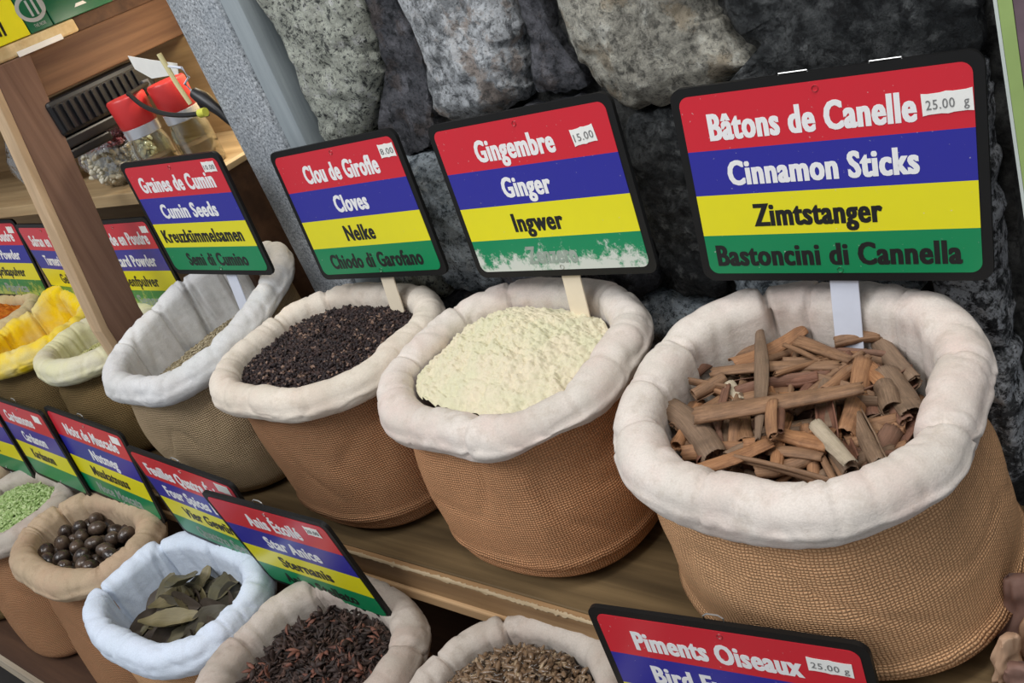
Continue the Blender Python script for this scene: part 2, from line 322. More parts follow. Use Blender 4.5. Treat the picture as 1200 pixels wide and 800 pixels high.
MB().box(-3.0, 0.6, -0.400, -0.392, -0.560, -0.5215, 0.001).build('batten', m_wood('batten_grey', (0.36, 0.30, 0.22), (0.58, 0.50, 0.40)), stand)
MB().box(-3.0, 0.6, -0.560, -0.42, -0.66, -0.64, 0.002).build('shelf_board', m_wood('board_grey', (0.36, 0.32, 0.24), (0.60, 0.54, 0.42)), stand)
# leaning post: right face + light front face
def post():
    def quad(x0, x1, y0, y1, name, mat):
        m = MB()
        m.box(x0, x1, y0, y1, -0.246, 0.322, 0.0015)
        bmesh.ops.bisect_plane(m.bm, geom=m.bm.verts[:]+m.bm.edges[:]+m.bm.faces[:], plane_co=(0, 0, -0.03), plane_no=(0, 0, 1))
        for v in m.bm.verts: v.co.y += max(v.co.z, -0.03)*0.155
        return m.build(name, mat, stand)
    p = quad(-0.802, -0.774, -0.083, -0.029, 'post', POST)
    quad(-0.803, -0.7735, -0.094, -0.0828, 'post_facing', POSTL)
post()
RAILY = m_wood('side_rail_wood', (0.085, 0.04, 0.022), (0.18, 0.095, 0.05), axis='Y')
MB().box(-0.800, -0.776, -0.028, 0.25, 0.266, 0.3225, 0.002).build('rail', RAILY, stand)
MB().box(-3.0, -0.777, 0.10, 0.25, 0.3225, 0.3405, 0.001).build('shelf_board', DARKW, stand)
MB().box(-3.0, -0.775, -0.025, 0.10, 0.3228, 0.3405, 0.003).build('pine_plank', PINE, stand)
MB().box(-0.7738, -0.7722, 0.006, 0.072, 0.3215, 0.3285, 0.0005).build('white_edge_strip', PAPER, stand)['label'] = 'white strip along the edge of the upper plank'
MB().box(-3.0, -0.604, 0.036, 0.25, 0.095, 0.113, 0.001).build('shelf_board', m_wood('mid_shelf', (0.36, 0.24, 0.12), (0.55, 0.40, 0.22)), stand)
MB().box(-0.604, -0.592, 0.046, 0.25, -0.246, 0.108, 0.001).build('end_panel', DARKW, stand)
MB().box(-0.606, -0.588, 0.044, 0.25, 0.108, 0.116, 0.001).build('panel_cap', m_wood('cap_wood', (0.5, 0.36, 0.2), (0.7, 0.55, 0.33), axis='Y'), stand)

# ------------------------------------------------------------------ sacks
def catmull(pts, n):
    out = []; m = len(pts)
    for i in range(n):
        t = i/n*m; k = int(t); f = t-k; P = [Vector(pts[(k+j-1) % m]) for j in range(4)]
        out.append(0.5*((2*P[1])+(P[2]-P[0])*f+(2*P[0]-5*P[1]+4*P[2]-P[3])*f*f+(-P[0]+3*P[1]-3*P[2]+P[3])*f**3))
    return out
def oval(cx, cy, rx, ry, z, n=12, sq=2.6, tilt=0.0, dz=None, dr=None):
    """rim centre line as a rounded-square ring; dz, dr: {clock degrees: value} bumps"""
    pts = []
    for i in range(n):
        a = 2*PI*i/n; c, s = math.cos(a), math.sin(a); k = (abs(c)**sq+abs(s)**sq)**(-1/sq)
        r = k
        for D, is_r in ((dr, True), (dz, False)):
            pass
        zz = z+tilt*s*k
        if dz: zz += sum(v*math.exp(-(((math.degrees(a)-d+180) % 360-180)/28)**2) for d, v in dz.items())
        if dr: r *= 1+sum(v*math.exp(-(((math.degrees(a)-d+180) % 360-180)/24)**2) for d, v in dr.items())
        pts.append((cx+rx*r*c, cy+ry*r*s, zz))
    return pts
def sack(label, group, ctrl, a, drop, base, lin, bur, seed, creases=(), inner=0.10, wr=1.0, NTH=260, bulge=0.008, fold=0.0, cat='sack', body_in=0.35, sag=()):
    bx, by, bz, brx, bry = base
    root = empty('spice_sack', (bx, by, bz), label, cat, group)
    P = catmull(ctrl, NTH); L = [0.0]
    for i in range(1, NTH+1): L.append(L[-1]+(P[i % NTH]-P[i-1]).length)
    tot = L[-1]; cen = sum(P, Vector())/NTH; N = []
    for i in range(NTH):
        d = P[(i+1) % NTH]-P[i-1]; N.append(Vector((d.y, -d.x, 0)).normalized())
    prof = []                                                      # (offset, height, s along cloth, wrinkle weight)
    for k in range(10): f = k/10; prof.append((-a*1.0-0.004*(1-f), -inner+(inner-a*0.3)*f, 1.3*(0.6+0.4*f)))
    for k in range(13): ph = PI*(1-k/12); prof.append((a*math.cos(ph), a*0.95*math.sin(ph), 1.0))
    for k in range(1, 8): f = k/7; prof.append((a*(1+0.10*math.sin(f*PI)), -drop*f, 0.7))
    for k in range(1, 7): ph = PI/2*k/6; prof.append((a*(1-0.65*(1-math.cos(ph)))-a*0.1*math.sin(ph), -drop-a*0.55*math.sin(ph), 0.5))
    prof.append((a*0.1, -drop+0.002, 0.0)); K = len(prof)
    per = lambda i, sc, z, zz: nz(math.cos(2*PI*i/NTH)*sc+seed*7.3, math.sin(2*PI*i/NTH)*sc+seed*1.9, z+zz)
    V = []; nsc = tot/(2*PI)
    SAG = []
    for i in range(NTH):
        dsag = 0.16*per(i, nsc*12, 0, 3.0)
        for (deg, wdt, v) in sag: dd = ((360*i/NTH-deg+180) % 360-180)/wdt; dsag += v*math.exp(-dd*dd)
        SAG.append(dsag)
        thick = 1+0.22*per(i, nsc*12, 0, 21.0)
        for k, (o, h, wt) in enumerate(prof):
            s = k/K
            p0, p1 = prof[max(k-1, 0)], prof[min(k+1, K-1)]; tx, tz = p1[0]-p0[0], p1[1]-p0[1]; ll = math.hypot(tx, tz) or 1
            no, nh = -tz/ll, tx/ll
            d = wr*wt*(0.0020*per(i, nsc*20, s*1.6, 0)+0.0013*per(i, nsc*55, s*4, 5)+0.0008*per(i, nsc*120, s*12, 8))
            rd = per(i, nsc*34, s*2.4, 31.0); d -= wr*wt*0.0022*max(0.0, 1-abs(rd)*9)**1.5*(0.4+0.6*(1 if s < 0.65 else 0.3))
            for (deg, wd, dep, skew) in creases:
                x = ((360*i/NTH-deg-skew*(s-0.4)+180) % 360-180)*tot/360
                if s < 0.80: d -= dep*(math.exp(-(x/(wd*0.75))**2)*(1 if x < 0 else 0.9)+0.35*math.exp(-((x+3*wd)/(3*wd))**2))*(1-0.6*s)
            hh = h*(1+dsag) if h < 0 and o > 0 else h
            q = P[i]+N[i]*((o if o < 0 else o*thick)+no*d)+Vector((0, 0, hh+nh*d)); V.append(q)
    F = []
    for i in range(NTH):
        j = (i+1) % NTH
        for k in range(K-1): F.append((i*K+k, j*K+k, j*K+k+1, i*K+k+1))
    me = mesh('rolled_rim', [v-root.location for v in V], F, lin); link('rolled_rim', me, root)
    # body
    R = 34; V = []; UV = []; F = []
    for i in range(NTH+1):
        ii = i % NTH; d0 = P[ii]-cen; ang = math.atan2(d0.y, d0.x)
        top = P[ii]-N[ii]*(a*0.15)+Vector((0, 0, -drop*(1+SAG[ii])+0.004)); k = (abs(math.cos(ang))**2.4+abs(math.sin(ang))**2.4)**(-1/2.4)
        bot = Vector((bx+brx*k*math.cos(ang), by+bry*k*math.sin(ang), bz))
        vv = L[i]; acc = 0; prev = None
        for r in range(R):
            f = r/(R-1); g = f**1.15; q = top.lerp(bot, g)
            q.z = top.z+(bz-top.z)*f
            w1 = math.sin(PI*min(1, f*1.02))
            off = bulge*w1+0.006*w1*per(i, nsc*9, f*1.2, 40)+0.0035*w1*per(i, nsc*22, f*4, 44)*(1.2-f)
            off -= 0.0035*w1*max(0, 1-abs(per(i, nsc*15, f*2.2, 52))*8)*(1-f)
            zb = q.z-bz
            if zb < 0.02: off -= 0.020*(1-math.sqrt(max(0, 1-((0.02-zb)/0.02)**2)))
            if fold: off += fold*math.exp(-((zb-0.030-0.004*per(i, nsc*8, 0, 60))/0.004)**2)-fold*0.8*math.exp(-((zb-0.022)/0.006)**2)
            q = q+N[ii]*off
            if prev is not None: acc += (q-prev).length
            prev = q; V.append(q-root.location); UV.append((vv, acc))
    for i in range(NTH):
        for r in range(R-1): F.append((i*R+r, i*R+r+1, (i+1)*R+r+1, (i+1)*R+r))
    c0 = len(V); V.append(Vector((0, 0, 0.0))); UV.append((0, 0))
    for i in range(NTH): F.append((i*R+R-1, c0, (i+1)*R+R-1))
    link('burlap_body', mesh('burlap_body', V, F, bur, True, UV), root)
    root['_in'] = 1
    return root, P, N, a

def fill(name, P, N, a, z, mound, mat, label, cat, seed, amp=0.002, fr=90, rings=70, seg=200, lump=0.0, tilt=(0, 0), kind='stuff', slip=0.001, hfun=None):
    """height field inside the rim"""
    n = len(P); cen = sum(P, Vector())/n; V = [(cen.x, cen.y, 0)]; F = []; e = []
    for i in range(seg):
        k = int(i*n/seg); q = P[k]-N[k]*(a+0.004-slip); e.append((q.x, q.y))
    for r in range(1, rings+1):
        s = r/rings
        for (x, y) in e: V.append((cen.x+(x-cen.x)*s, cen.y+(y-cen.y)*s, s))
    W = []
    for idx, (x, y, s) in enumerate(V):
        h = z+mound*(1-s*s)+tilt[0]*(x-cen.x)+tilt[1]*(y-cen.y)+amp*fbm(x*fr, y*fr, seed, 4)
        if hfun: h += hfun(x-cen.x, y-cen.y)
        if lump:
            v = noise.voronoi(Vector((x*150+seed, y*150, 0)))[0]; v2 = noise.voronoi(Vector((x*330+seed, y*330, 4)))[0]
            h += lump*(0.7-v[0])+lump*0.45*(0.7-v2[0])+lump*0.9*max(0, nz(x*26, y*26, seed+2))
        W.append((x, y, h))
    for i in range(seg): F.append((0, 1+i, 1+(i+1) % seg))
    for r in range(rings-1):
        for i in range(seg): q = 1+r*seg; c = q+seg; F.append((q+i, c+i, c+(i+1) % seg, q+(i+1) % seg))
    c = (cen.x, cen.y, z)
    W = [(x-c[0], y-c[1], h-c[2]) for x, y, h in W]
    o = link(name, mesh(name, W, F, mat), None, c)
    if label: tag(o, label, cat, None, kind)
    def H(x, y):
        d = Vector((x-cen.x, y-cen.y)); ang = math.atan2(d.y, d.x); best = 0.1
        j = min(range(0, seg, 4), key=lambda q: abs(((math.atan2(e[q][1]-cen.y, e[q][0]-cen.x)-ang+PI) % (2*PI))-PI)); rr = math.hypot(e[j][0]-cen.x, e[j][1]-cen.y)
        s = d.length/rr; h = z+mound*(1-s*s)+tilt[0]*d.x+tilt[1]*d.y
        if hfun: h += hfun(d.x, d.y)
        return s, h
    return o, H, cen, e
def rand_spots(n, H, e, cen, rng, smax=0.99):
    xs = [q[0] for q in e]; ys = [q[1] for q in e]; out = []
    while len(out) < n:
        x = rng.uniform(min(xs), max(xs)); y = rng.uniform(min(ys), max(ys)); s, h = H(x, y)
        if s < smax: out.append((x, y, h))
    return out
def rmat(rng, flat=0.5):
    z = rng.uniform(0, 2*PI); t = rng.uniform(-1, 1)*flat; s = rng.uniform(0, 2*PI)
    return Matrix.Rotation(z, 3, 'Z') @ Matrix.Rotation(t, 3, 'Y') @ Matrix.Rotation(s, 3, 'X')
def scatter_mesh(base_list, spots, rng, flat, smin, smax, lift):
    V = []; F = []
    for (x, y, h) in spots:
        bv, bf = rng.choice(base_list); M = rmat(rng, flat); s = rng.uniform(smin, smax); o = len(V)
        c = Vector((x, y, h+rng.uniform(*lift)))
        for v in bv: V.append(c+M @ (v*s))
        for f in bf: F.append(tuple(i+o for i in f))
    return V, F
def capsule(l, r, seg=6, prof=((0, 0.05), (0.12, 0.75), (0.35, 1.0), (0.65, 1.0), (0.88, 0.75), (1.0, 0.05)), bend=0.0, flat=1.0, twist=0.0):
    V = []; F = []
    for t, k in prof:
        x = (t-0.5)*l
        for j in range(seg):
            a = 2*PI*j/seg+twist*t; V.append(Vector((x, r*k*math.cos(a), flat*r*k*math.sin(a)+bend*(4*(t-0.5)**2-0.5))))
    n = len(prof)
    for i in range(n-1):
        for j in range(seg): F.append((i*seg+j, i*seg+(j+1) % seg, (i+1)*seg+(j+1) % seg, (i+1)*seg+j))
    return V, F
def stuff_obj(name, V, F, mat, label, cat, smooth=True, parent=None):
    if parent: loc = Vector((0, 0, 0))
    else: loc = V[0].copy()
    o = link(name, mesh(name, [v-loc for v in V], F, mat, smooth), parent, loc)
    if parent: o['kind'] = 'stuff'
    else: tag(o, label, cat, None, 'stuff')
    return o
def seed_mat(name, stops, rough=0.6, scale=260, spec=0.3):
    t = NT(name); v = t.coord(); n = t.vor(v, scale, 'Color'); bw = t.new('ShaderNodeSeparateColor'); t.L(n, bw.inputs[0])
    c = t.ramp(bw.outputs[0], stops); m = t.noise(v, 900, 2); return t.done(t.mix(t.math('MULTIPLY', m, 0.4), c, tuple(x*0.3 for x in stops[0][1])), rough, t.bump(m, 0.3, 0.0005), spec)

# ------------------------------------------------------------------ the sacks themselves
UPG, LOG = 'burlap sacks standing on the upper shelf', 'burlap sacks standing on the lower shelf'
def cv(l): return tuple(l)
S = {}
S['cin'] = sack('largest burlap sack, right end of the upper shelf, thick pinkish rim, holding cinnamon sticks', UPG,
    oval(0.2, -0.082, 0.108, 0.108, -0.047, sq=2.7, tilt=0.006, dr={-40: 0.06, 225: -0.04}), 0.0185, 0.01,
    (0.205, -0.058, -0.246, 0.128, 0.116), LIN, BUR1, 1, [(163, .0025, .009, 6), (118, .004, .014, 10), (98, .002, .008, -8), (62, .002, .006, 5), (215, .002, .008, 8), (262, .0012, .005, 0), (345, .0025, .009, 10), (20, .002, .006, -8), (190, .002, .006, 0)], inner=0.085, fold=0.008, sag=((-90, 30, .35), (-30, 25, -.2)))
S['gin'] = sack('rust-brown burlap sack of pale ginger powder, second from the right on the upper shelf', UPG,
    oval(-0.072, -0.065, 0.11, 0.098, -0.047, sq=2.9, tilt=0.004, dr={-60: 0.08}), 0.018, 0.01,
    (-0.088, -0.056, -0.246, 0.115, 0.103), LIN, BUR2, 2, [(120, .0015, .008, 8), (150, .0015, .008, 8), (195, .002, .007, 0), (-75, .004, .006, 5), (60, .002, .006, 0), (255, .002, .004, 0)], inner=0.06, fold=0.004, sag=((-45, 16, -.5), (200, 40, .25)))
S['clo'] = sack('reddish brown burlap sack filled with dark cloves, between the cumin and the ginger sacks', UPG,
    oval(-0.334, -0.068, 0.116, 0.1, -0.047, sq=3.2, tilt=0.0), 0.0165, 0.01,
    (-0.338, -0.054, -0.246, 0.116, 0.103), LIN2, BUR3, 3, [(130, .002, .009, 10), (165, .0025, .009, -6), (85, .002, .006, 0), (250, .0012, .005, 0), (300, .0012, .004, 4)], inner=0.06, fold=0.005)
S['cum'] = sack('olive-brown burlap sack with tall crumpled white lining and a little cumin, beside the wooden post', UPG,
    oval(-0.596, -0.05, 0.106, 0.118, -0.034, sq=3.0, tilt=0.022, dz={90: 0.004, 40: 0.012}, dr={170: 0.03}), 0.0165, 0.012,
    (-0.610, -0.054, -0.246, 0.122, 0.104), LIN3, BUR4, 4, [(130, .003, .010, 12), (155, .003, .012, -12), (180, .003, .010, 8), (100, .003, .009, 0), (70, .002, .008, 6), (20, .002, .007, 0), (210, .003, .008, 0)], inner=0.095, wr=1.2)
S['fen'] = sack('drab burlap sack with a cream rim dusted yellow-green, just left of the wooden post foot', UPG,
    oval(-0.905, -0.06, 0.086, 0.078, -0.078, sq=2.3), 0.0175, 0.012,
    (-0.910, -0.052, -0.246, 0.098, 0.090), LIN7, BUR5, 5, [(150, .003, .009, 8), (120, .003, .008, 0), (200, .002, .006, 0)], inner=0.08)
S['yel'] = sack('burlap sack with a turmeric-stained bright yellow lining, left of the wooden post', UPG,
    oval(-1.125, -0.062, 0.096, 0.088, -0.078, sq=2.4, dz={110: 0.03}), 0.0175, 0.012,
    (-1.13, -0.052, -0.246, 0.098, 0.090), LIN8, BUR5, 6, [(150, .003, .010, 8), (100, .003, .012, 0), (190, .003, .009, 0), (60, .003, .009, 0)], inner=0.09, wr=1.8)
S['ora'] = sack('burlap sack of orange-red ground spice at the far left end of the upper shelf', UPG,
    oval(-1.35, -0.05, 0.098, 0.09, -0.074, sq=2.3), 0.0175, 0.012,
    (-1.35, -0.052, -0.246, 0.100, 0.088), LIN9, BUR5, 7, [(150, .002, .006, 0)], inner=0.07)
# lower row
S['pep'] = sack('lower-shelf sack heaped with small dried chillies, spotted grey linen rim, below the ginger sack', LOG,
    oval(-0.033, -0.271, 0.095, 0.094, -0.282, sq=2.3), 0.014, 0.01,
    (-0.040, -0.272, -0.520, 0.104, 0.098), LIN6, BUR2, 8, [(125, .003, .012, 6), (165, .002, .008, 0)], inner=0.06, NTH=220)
S['ani'] = sack('lower-shelf sack of broken star anise with a dusty grey linen rim, beside the white-lined sack', LOG,
    oval(-0.276, -0.3, 0.104, 0.1, -0.282, sq=2.5, dz={60: -0.012}), 0.018, 0.012,
    (-0.290, -0.285, -0.520, 0.108, 0.098), LIN6, BUR2, 9, [(130, .0025, .012, 8), (185, .002, .010, -4), (30, .003, .008, 0)], inner=0.07, NTH=220)
S['lea'] = sack('lower-shelf sack with a clean bluish-white cotton rim holding dried leaves', LOG,
    oval(-0.545, -0.286, 0.116, 0.078, -0.282, sq=3.2, dr={200: 0.10, 140: 0.05}), 0.016, 0.018,
    (-0.545, -0.280, -0.520, 0.108, 0.095), LIN5, BUR1, 10, [(145, .004, .010, 10), (200, .004, .014, 0), (100, .003, .010, 0), (250, .003, .006, 0)], inner=0.10, wr=1.3, NTH=220)
S['nut'] = sack('lower-shelf sack with a wide tan rim holding dark nutmegs', LOG,
    oval(-0.825, -0.262, 0.128, 0.072, -0.282, sq=2.5), 0.019, 0.012,
    (-0.830, -0.272, -0.520, 0.110, 0.092), LIN4, BUR3, 11, [(160, .004, .010, 6), (130, .004, .008, 0), (195, .003, .006, 0), (330, .003, .007, 8)], inner=0.07, wr=1.2, NTH=220)
S['gre'] = sack('lower-shelf sack of small pale green pods with a dusty rim, at the left edge', LOG,
    oval(-1.08, -0.258, 0.104, 0.08, -0.282, sq=2.4), 0.018, 0.012,
    (-1.080, -0.272, -0.520, 0.104, 0.095), LIN6, BUR3, 12, [(165, .004, .010, 6)], inner=0.07, NTH=200)
S['red'] = sack('lower-shelf sack of dark red spice, cut off by the left edge of the photo', LOG,
    oval(-1.33, -0.258, 0.104, 0.085, -0.284, sq=2.4), 0.018, 0.012,
    (-1.330, -0.272, -0.520, 0.100, 0.095), LIN4, BUR5, 13, [(165, .004, .010, 6)], inner=0.06, NTH=160)
S['chi'] = sack('lower-shelf sack under the front bird chilli sign, hidden behind that sign at the bottom edge', LOG,
    oval(0.205, -0.290, 0.110, 0.098, -0.372, sq=2.3), 0.020, 0.034,
    (0.205, -0.280, -0.520, 0.100, 0.090), LIN6, BUR3, 14, [(165, .002, .006, 6)], inner=0.05, NTH=160)

# ---- ginger powder
GP = NT('ginger_powder'); _v = GP.coord(); _n = GP.noise(_v, 300, 5, 0.7); _k = GP.noise(_v, 30, 3)
_c = GP.mix(GP.ramp(_k, [(0.40, 0), (0.62, 1)]), (0.68, 0.65, 0.46), (0.74, 0.66, 0.49)); _c = GP.mix(GP.ramp(_n, [(0.36, 0.5), (0.5, 0)]), _c, (0.58, 0.55, 0.36))
GP = GP.done(_c, 0.95, GP.bump(_n, 0.6, 0.0015), 0.1)
root, P, N, a = S['gin']
ob, Hg, ceng, eg = fill('ginger_powder', P, N, a, -0.051, 0.026, GP, 'lumpy pale cream ginger powder heaped in the second sack from the right', 'spice', 1, amp=0.0035, fr=60, rings=150, seg=360, lump=0.0058, hfun=lambda x, y: 0.006*math.exp(-((x+0.02)**2+(y-0.05)**2)/0.002))

# ---- cloves
rng = random.Random(5)
CL = seed_mat('clove', [(0.0, (0.016, 0.011, 0.012)), (0.60, (0.045, 0.030, 0.030)), (0.90, (0.085, 0.050, 0.042)), (0.985, (0.34, 0.22, 0.16))], 0.55)
root, P, N, a = S['clo']
base, H, cen, e = fill('clove_bed', P, N, a, -0.055, 0.008, CL, None, None, 2, rings=30, seg=100)
cl = []
for t in range(5):
    v1, f1 = capsule(0.0095, 0.00125, 5, ((0, .5), (.5, .9), (.78, 1.3), (.82, 2.1), (.92, 1.9), (1, .3)), bend=rng.uniform(-.0008, .0008)); cl.append((v1, f1))
V, F = scatter_mesh(cl, rand_spots(5200, H, e, cen, rng, 1.0), rng, 0.6, 0.75, 1.15, (0.0005, 0.0048))
o = stuff_obj('cloves', V, F, CL, 'mass of small dark brown cloves filling the second lined sack right of the post', 'spice')
base.parent = o; base.location = base.location-o.location; base['kind'] = 'stuff'
# ---- cumin
CU = seed_mat('cumin_seed', [(0.0, (0.18, 0.14, 0.08)), (0.5, (0.42, 0.35, 0.22)), (1.0, (0.60, 0.52, 0.36))], 0.7)
root, P, N, a = S['cum']
base, H, cen, e = fill('seed_bed', P, N, a, -0.076, 0.004, CU, None, None, 3, rings=24, seg=80, tilt=(0.22, 0.05))
sv = [capsule(0.0058, 0.0009, 5, bend=b) for b in (-.0006, 0, .0006)]
V, F = scatter_mesh(sv, rand_spots(2200, H, e, cen, rng, 1.0), rng, 0.4, 0.8, 1.2, (0.0, 0.0025))
o = stuff_obj('cumin_seeds', V, F, CU, 'thin layer of pale cumin seeds low inside the white-lined upper sack', 'spice')
base.parent = o; base.location = base.location-o.location; base['kind'] = 'stuff'
# ---- fennel-like seeds
FE = seed_mat('green_seed', [(0.0, (0.38, 0.38, 0.14)), (0.5, (0.62, 0.60, 0.25)), (1.0, (0.80, 0.76, 0.42))], 0.7)
root, P, N, a = S['fen']
base, H, cen, e = fill('seed_bed', P, N, a, -0.104, 0.010, FE, None, None, 4, rings=20, seg=70)
V, F = scatter_mesh(sv, rand_spots(2000, H, e, cen, rng, 1.0), rng, 0.4, 0.8, 1.3, (0.0, 0.003))
o = stuff_obj('fennel_seeds', V, F, FE, 'yellow-green seeds in the cream-rimmed sack left of the post foot', 'spice')
base.parent = o; base.location = base.location-o.location; base['kind'] = 'stuff'
# ---- turmeric and orange powder
def powder(name, a_, b_): 
    t = NT(name); v = t.coord(); n = t.noise(v, 70, 6, 0.7); return t.done(t.mix(t.ramp(n, [(0.35, 0), (0.65, 1)]), a_, b_), 0.95, t.bump(n, 0.7, 0.003), 0.1)
root, P, N, a = S['yel']
fill('turmeric_powder', P, N, a, -0.125, 0.010, powder('turmeric', (0.55, 0.27, 0.01), (0.86, 0.55, 0.02)), 'deep yellow turmeric powder low in the yellow-stained sack', 'spice', 5, amp=0.004, fr=40, rings=30, seg=100)
root, P, N, a = S['ora']
fill('paprika_powder', P, N, a, -0.075, 0.020, powder('paprika', (0.42, 0.07, 0.01), (0.72, 0.26, 0.03)), 'rough orange-red ground spice heaped in the far left upper sack', 'spice', 6, amp=0.007, fr=40, rings=50, seg=140, lump=0.003)
root, P, N, a = S['red']
fill('red_spice', P, N, a, -0.33, 0.008, powder('red_spice', (0.12, 0.02, 0.015), (0.30, 0.06, 0.04)), 'dark red ground spice in the lower sack at the left edge', 'spice', 7, amp=0.004, fr=40, rings=30, seg=90, lump=0.002)
root, P, N, a = S['chi']
fill('chilli_heap', P, N, a, -0.40, 0.012, powder('chilli_heap', (0.10, 0.05, 0.02), (0.22, 0.12, 0.06)), 'brown dried chillies in the sack behind the front sign', 'spice', 8, amp=0.004, fr=90, rings=30, seg=90, lump=0.004)
# ---- green pods
GR = seed_mat('green_pod', [(0.0, (0.22, 0.34, 0.10)), (0.5, (0.42, 0.58, 0.22)), (1.0, (0.66, 0.78, 0.42))], 0.6)
root, P, N, a = S['gre']
base, H, cen, e = fill('pod_bed', P, N, a, -0.290, 0.014, GR, None, None, 9, rings=24, seg=80)
pods = [capsule(0.010, 0.0019, 6, bend=b) for b in (-.001, 0, .001)]
V, F = scatter_mesh(pods, rand_spots(2300, H, e, cen, rng, 1.0), rng, 0.5, 0.75, 1.25, (0.0005, 0.006))
o = stuff_obj('green_pods', V, F, GR, 'heap of small pale green pods in the lower sack at the left edge', 'spice')
base.parent = o; base.location = base.location-o.location; base['kind'] = 'stuff'

# ---- star anise: individual fragments on top, the rest as one mass
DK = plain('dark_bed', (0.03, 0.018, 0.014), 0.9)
AN = [seed_mat('anise_dark', [(0.0, (0.022, 0.016, 0.014)), (0.6, (0.06, 0.038, 0.032)), (1.0, (0.14, 0.08, 0.06))], 0.6, 80), seed_mat('anise_red', [(0.0, (0.10, 0.04, 0.03)), (0.6, (0.22, 0.09, 0.06)), (1.0, (0.36, 0.17, 0.12))], 0.6, 80)]
def anise_piece(k):
    r = random.Random(900+k); V = []; F = []
    for j in range(r.choice((1, 1, 2, 3))):
        v, f = capsule(r.uniform(.011, .017), r.uniform(.0018, .0028), 6, ((0, .1), (.2, .6), (.45, 1.2), (.7, 1.1), (.9, .5), (1, .05)), bend=r.uniform(.0015, .004), flat=0.55)
        R_ = Matrix.Rotation(j*PI/4+r.uniform(-.1, .1), 3, 'Z'); o = len(V); off = Vector((.007, 0, 0)); V += [R_ @ (p+off) for p in v]; F += [tuple(i+o for i in q) for q in f]
    return V, F
AP = [anise_piece(k) for k in range(9)]
root, P, N, a = S['ani']
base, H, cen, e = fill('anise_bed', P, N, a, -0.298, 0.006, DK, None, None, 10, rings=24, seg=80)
V, F = scatter_mesh(AP, rand_spots(900, H, e, cen, rng, 0.99), rng, 0.5, 0.6, 0.95, (-0.001, 0.003))
o = stuff_obj('star_anise_pieces', V, F, AN[0], 'dark broken star anise pieces filling the dusty grey lower sack', 'spice')
base.parent = o; base.location = base.location-o.location; base['kind'] = 'stuff'
meshes = [mesh('star_anise', v, f, AN[1 if i % 4 == 3 else 0]) for i, (v, f) in enumerate(AP)]
def scatter_objs(name, meshes, spots, rng, flat, smin, smax, lift, label, cat, group):
    for (x, y, h) in spots:
        o = link(name, rng.choice(meshes)); s = rng.uniform(smin, smax)
        o.matrix_world = Matrix.Translation((x, y, h+rng.uniform(*lift))) @ (rmat(rng, flat).to_4x4() @ Matrix.Diagonal((s, s, s, 1)))
        tag(o, label, cat, group)
scatter_objs('star_anise', meshes, rand_spots(280, H, e, cen, rng, 0.92), rng, 0.45, 0.8, 1.15, (0.003, 0.006), 'small broken star anise piece on the heap in the dusty grey lower sack', 'spice', 'star anise fragments in the lower sack')
# ---- dried chillies
CH = seed_mat('dried_chilli', [(0.0, (0.035, 0.022, 0.012)), (0.45, (0.13, 0.08, 0.045)), (0.75, (0.26, 0.17, 0.10)), (1.0, (0.50, 0.38, 0.24))], 0.28, 120, 0.6)
CP = [capsule(rng.uniform(.011, .018), rng.uniform(.0019, .0026), 7, ((0, .15), (.1, .6), (.3, 1.0), (.6, .95), (.85, .6), (1, .08)), bend=rng.uniform(-.002, .003)) for _ in range(8)]
root, P, N, a = S['pep']
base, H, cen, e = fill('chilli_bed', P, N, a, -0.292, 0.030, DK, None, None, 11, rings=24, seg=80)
V, F = scatter_mesh(CP, rand_spots(1500, H, e, cen, rng, 1.0), rng, 0.45, 0.7, 1.0, (-0.001, 0.003))
o = stuff_obj('dried_chillies', V, F, CH, 'mass of small brown dried chillies heaped in the lower sack below the ginger sack', 'spice')
base.parent = o; base.location = base.location-o.location; base['kind'] = 'stuff'
meshes = [mesh('dried_chilli', v, f, CH) for v, f in CP]
sp = [q for q in rand_spots(1100, H, e, cen, rng, 0.97) if q[1] > -0.315][:290]
scatter_objs('dried_chilli', meshes, sp, rng, 0.45, 0.8, 1.15, (0.002, 0.005), 'small glossy brown dried chilli on the heap below the ginger sack', 'chilli', 'dried chillies in the lower sack')

# ---- nutmegs
NU = NT('nutmeg_shell'); _v = NU.coord(); _n = NU.noise(NU.mapping(_v, (1, 1, 1)), 160, 5, 0.6); _w = NU.noise(_v, 40, 4)
NU = NU.done(NU.mix(NU.ramp(_w, [(0.42, 0), (0.68, 1)]), (0.022, 0.014, 0.011), (0.12, 0.08, 0.055)), 0.25, NU.bump(_n, 0.5, 0.001), 0.6)
nm = []
for k in range(4):
    V = []; F = []; seg, rn = 18, 11
    for i in range(rn+1):
        ph = PI*i/rn
        for j in range(seg):
            th = 2*PI*j/seg; d = Vector((math.sin(ph)*math.cos(th), math.sin(ph)*math.sin(th), math.cos(ph))); r = 0.0108*(1+0.06*nz(d.x*2+k*5, d.y*2, d.z*2)+0.02*math.sin(th*9))
            V.append(Vector((d.x*r, d.y*r, d.z*r*1.25)))
    for i in range(rn):
        for j in range(seg): F.append((i*seg+j, (i+1)*seg+j, (i+1)*seg+(j+1) % seg, i*seg+(j+1) % seg))
    nm.append(mesh('nutmeg', V, F, NU))
root, P, N, a = S['nut']
base, H, cen, e = fill('dark_underlay', P, N, a, -0.318, 0.0, DK, None, None, 12, rings=16, seg=60); base.parent = root; base.location = base.location-root.location  # flat dark sheet under the nutmegs, showing in their gaps
pts = []
for layer in range(2):
    tries = 0
    while tries < 3000:
        tries += 1; (x, y, h), = rand_spots(1, H, e, cen, rng, 0.90); z = h+0.010+layer*0.015
        if all((Vector((x, y, z))-q).length > 0.0202 for q in pts): pts.append(Vector((x, y, z)))
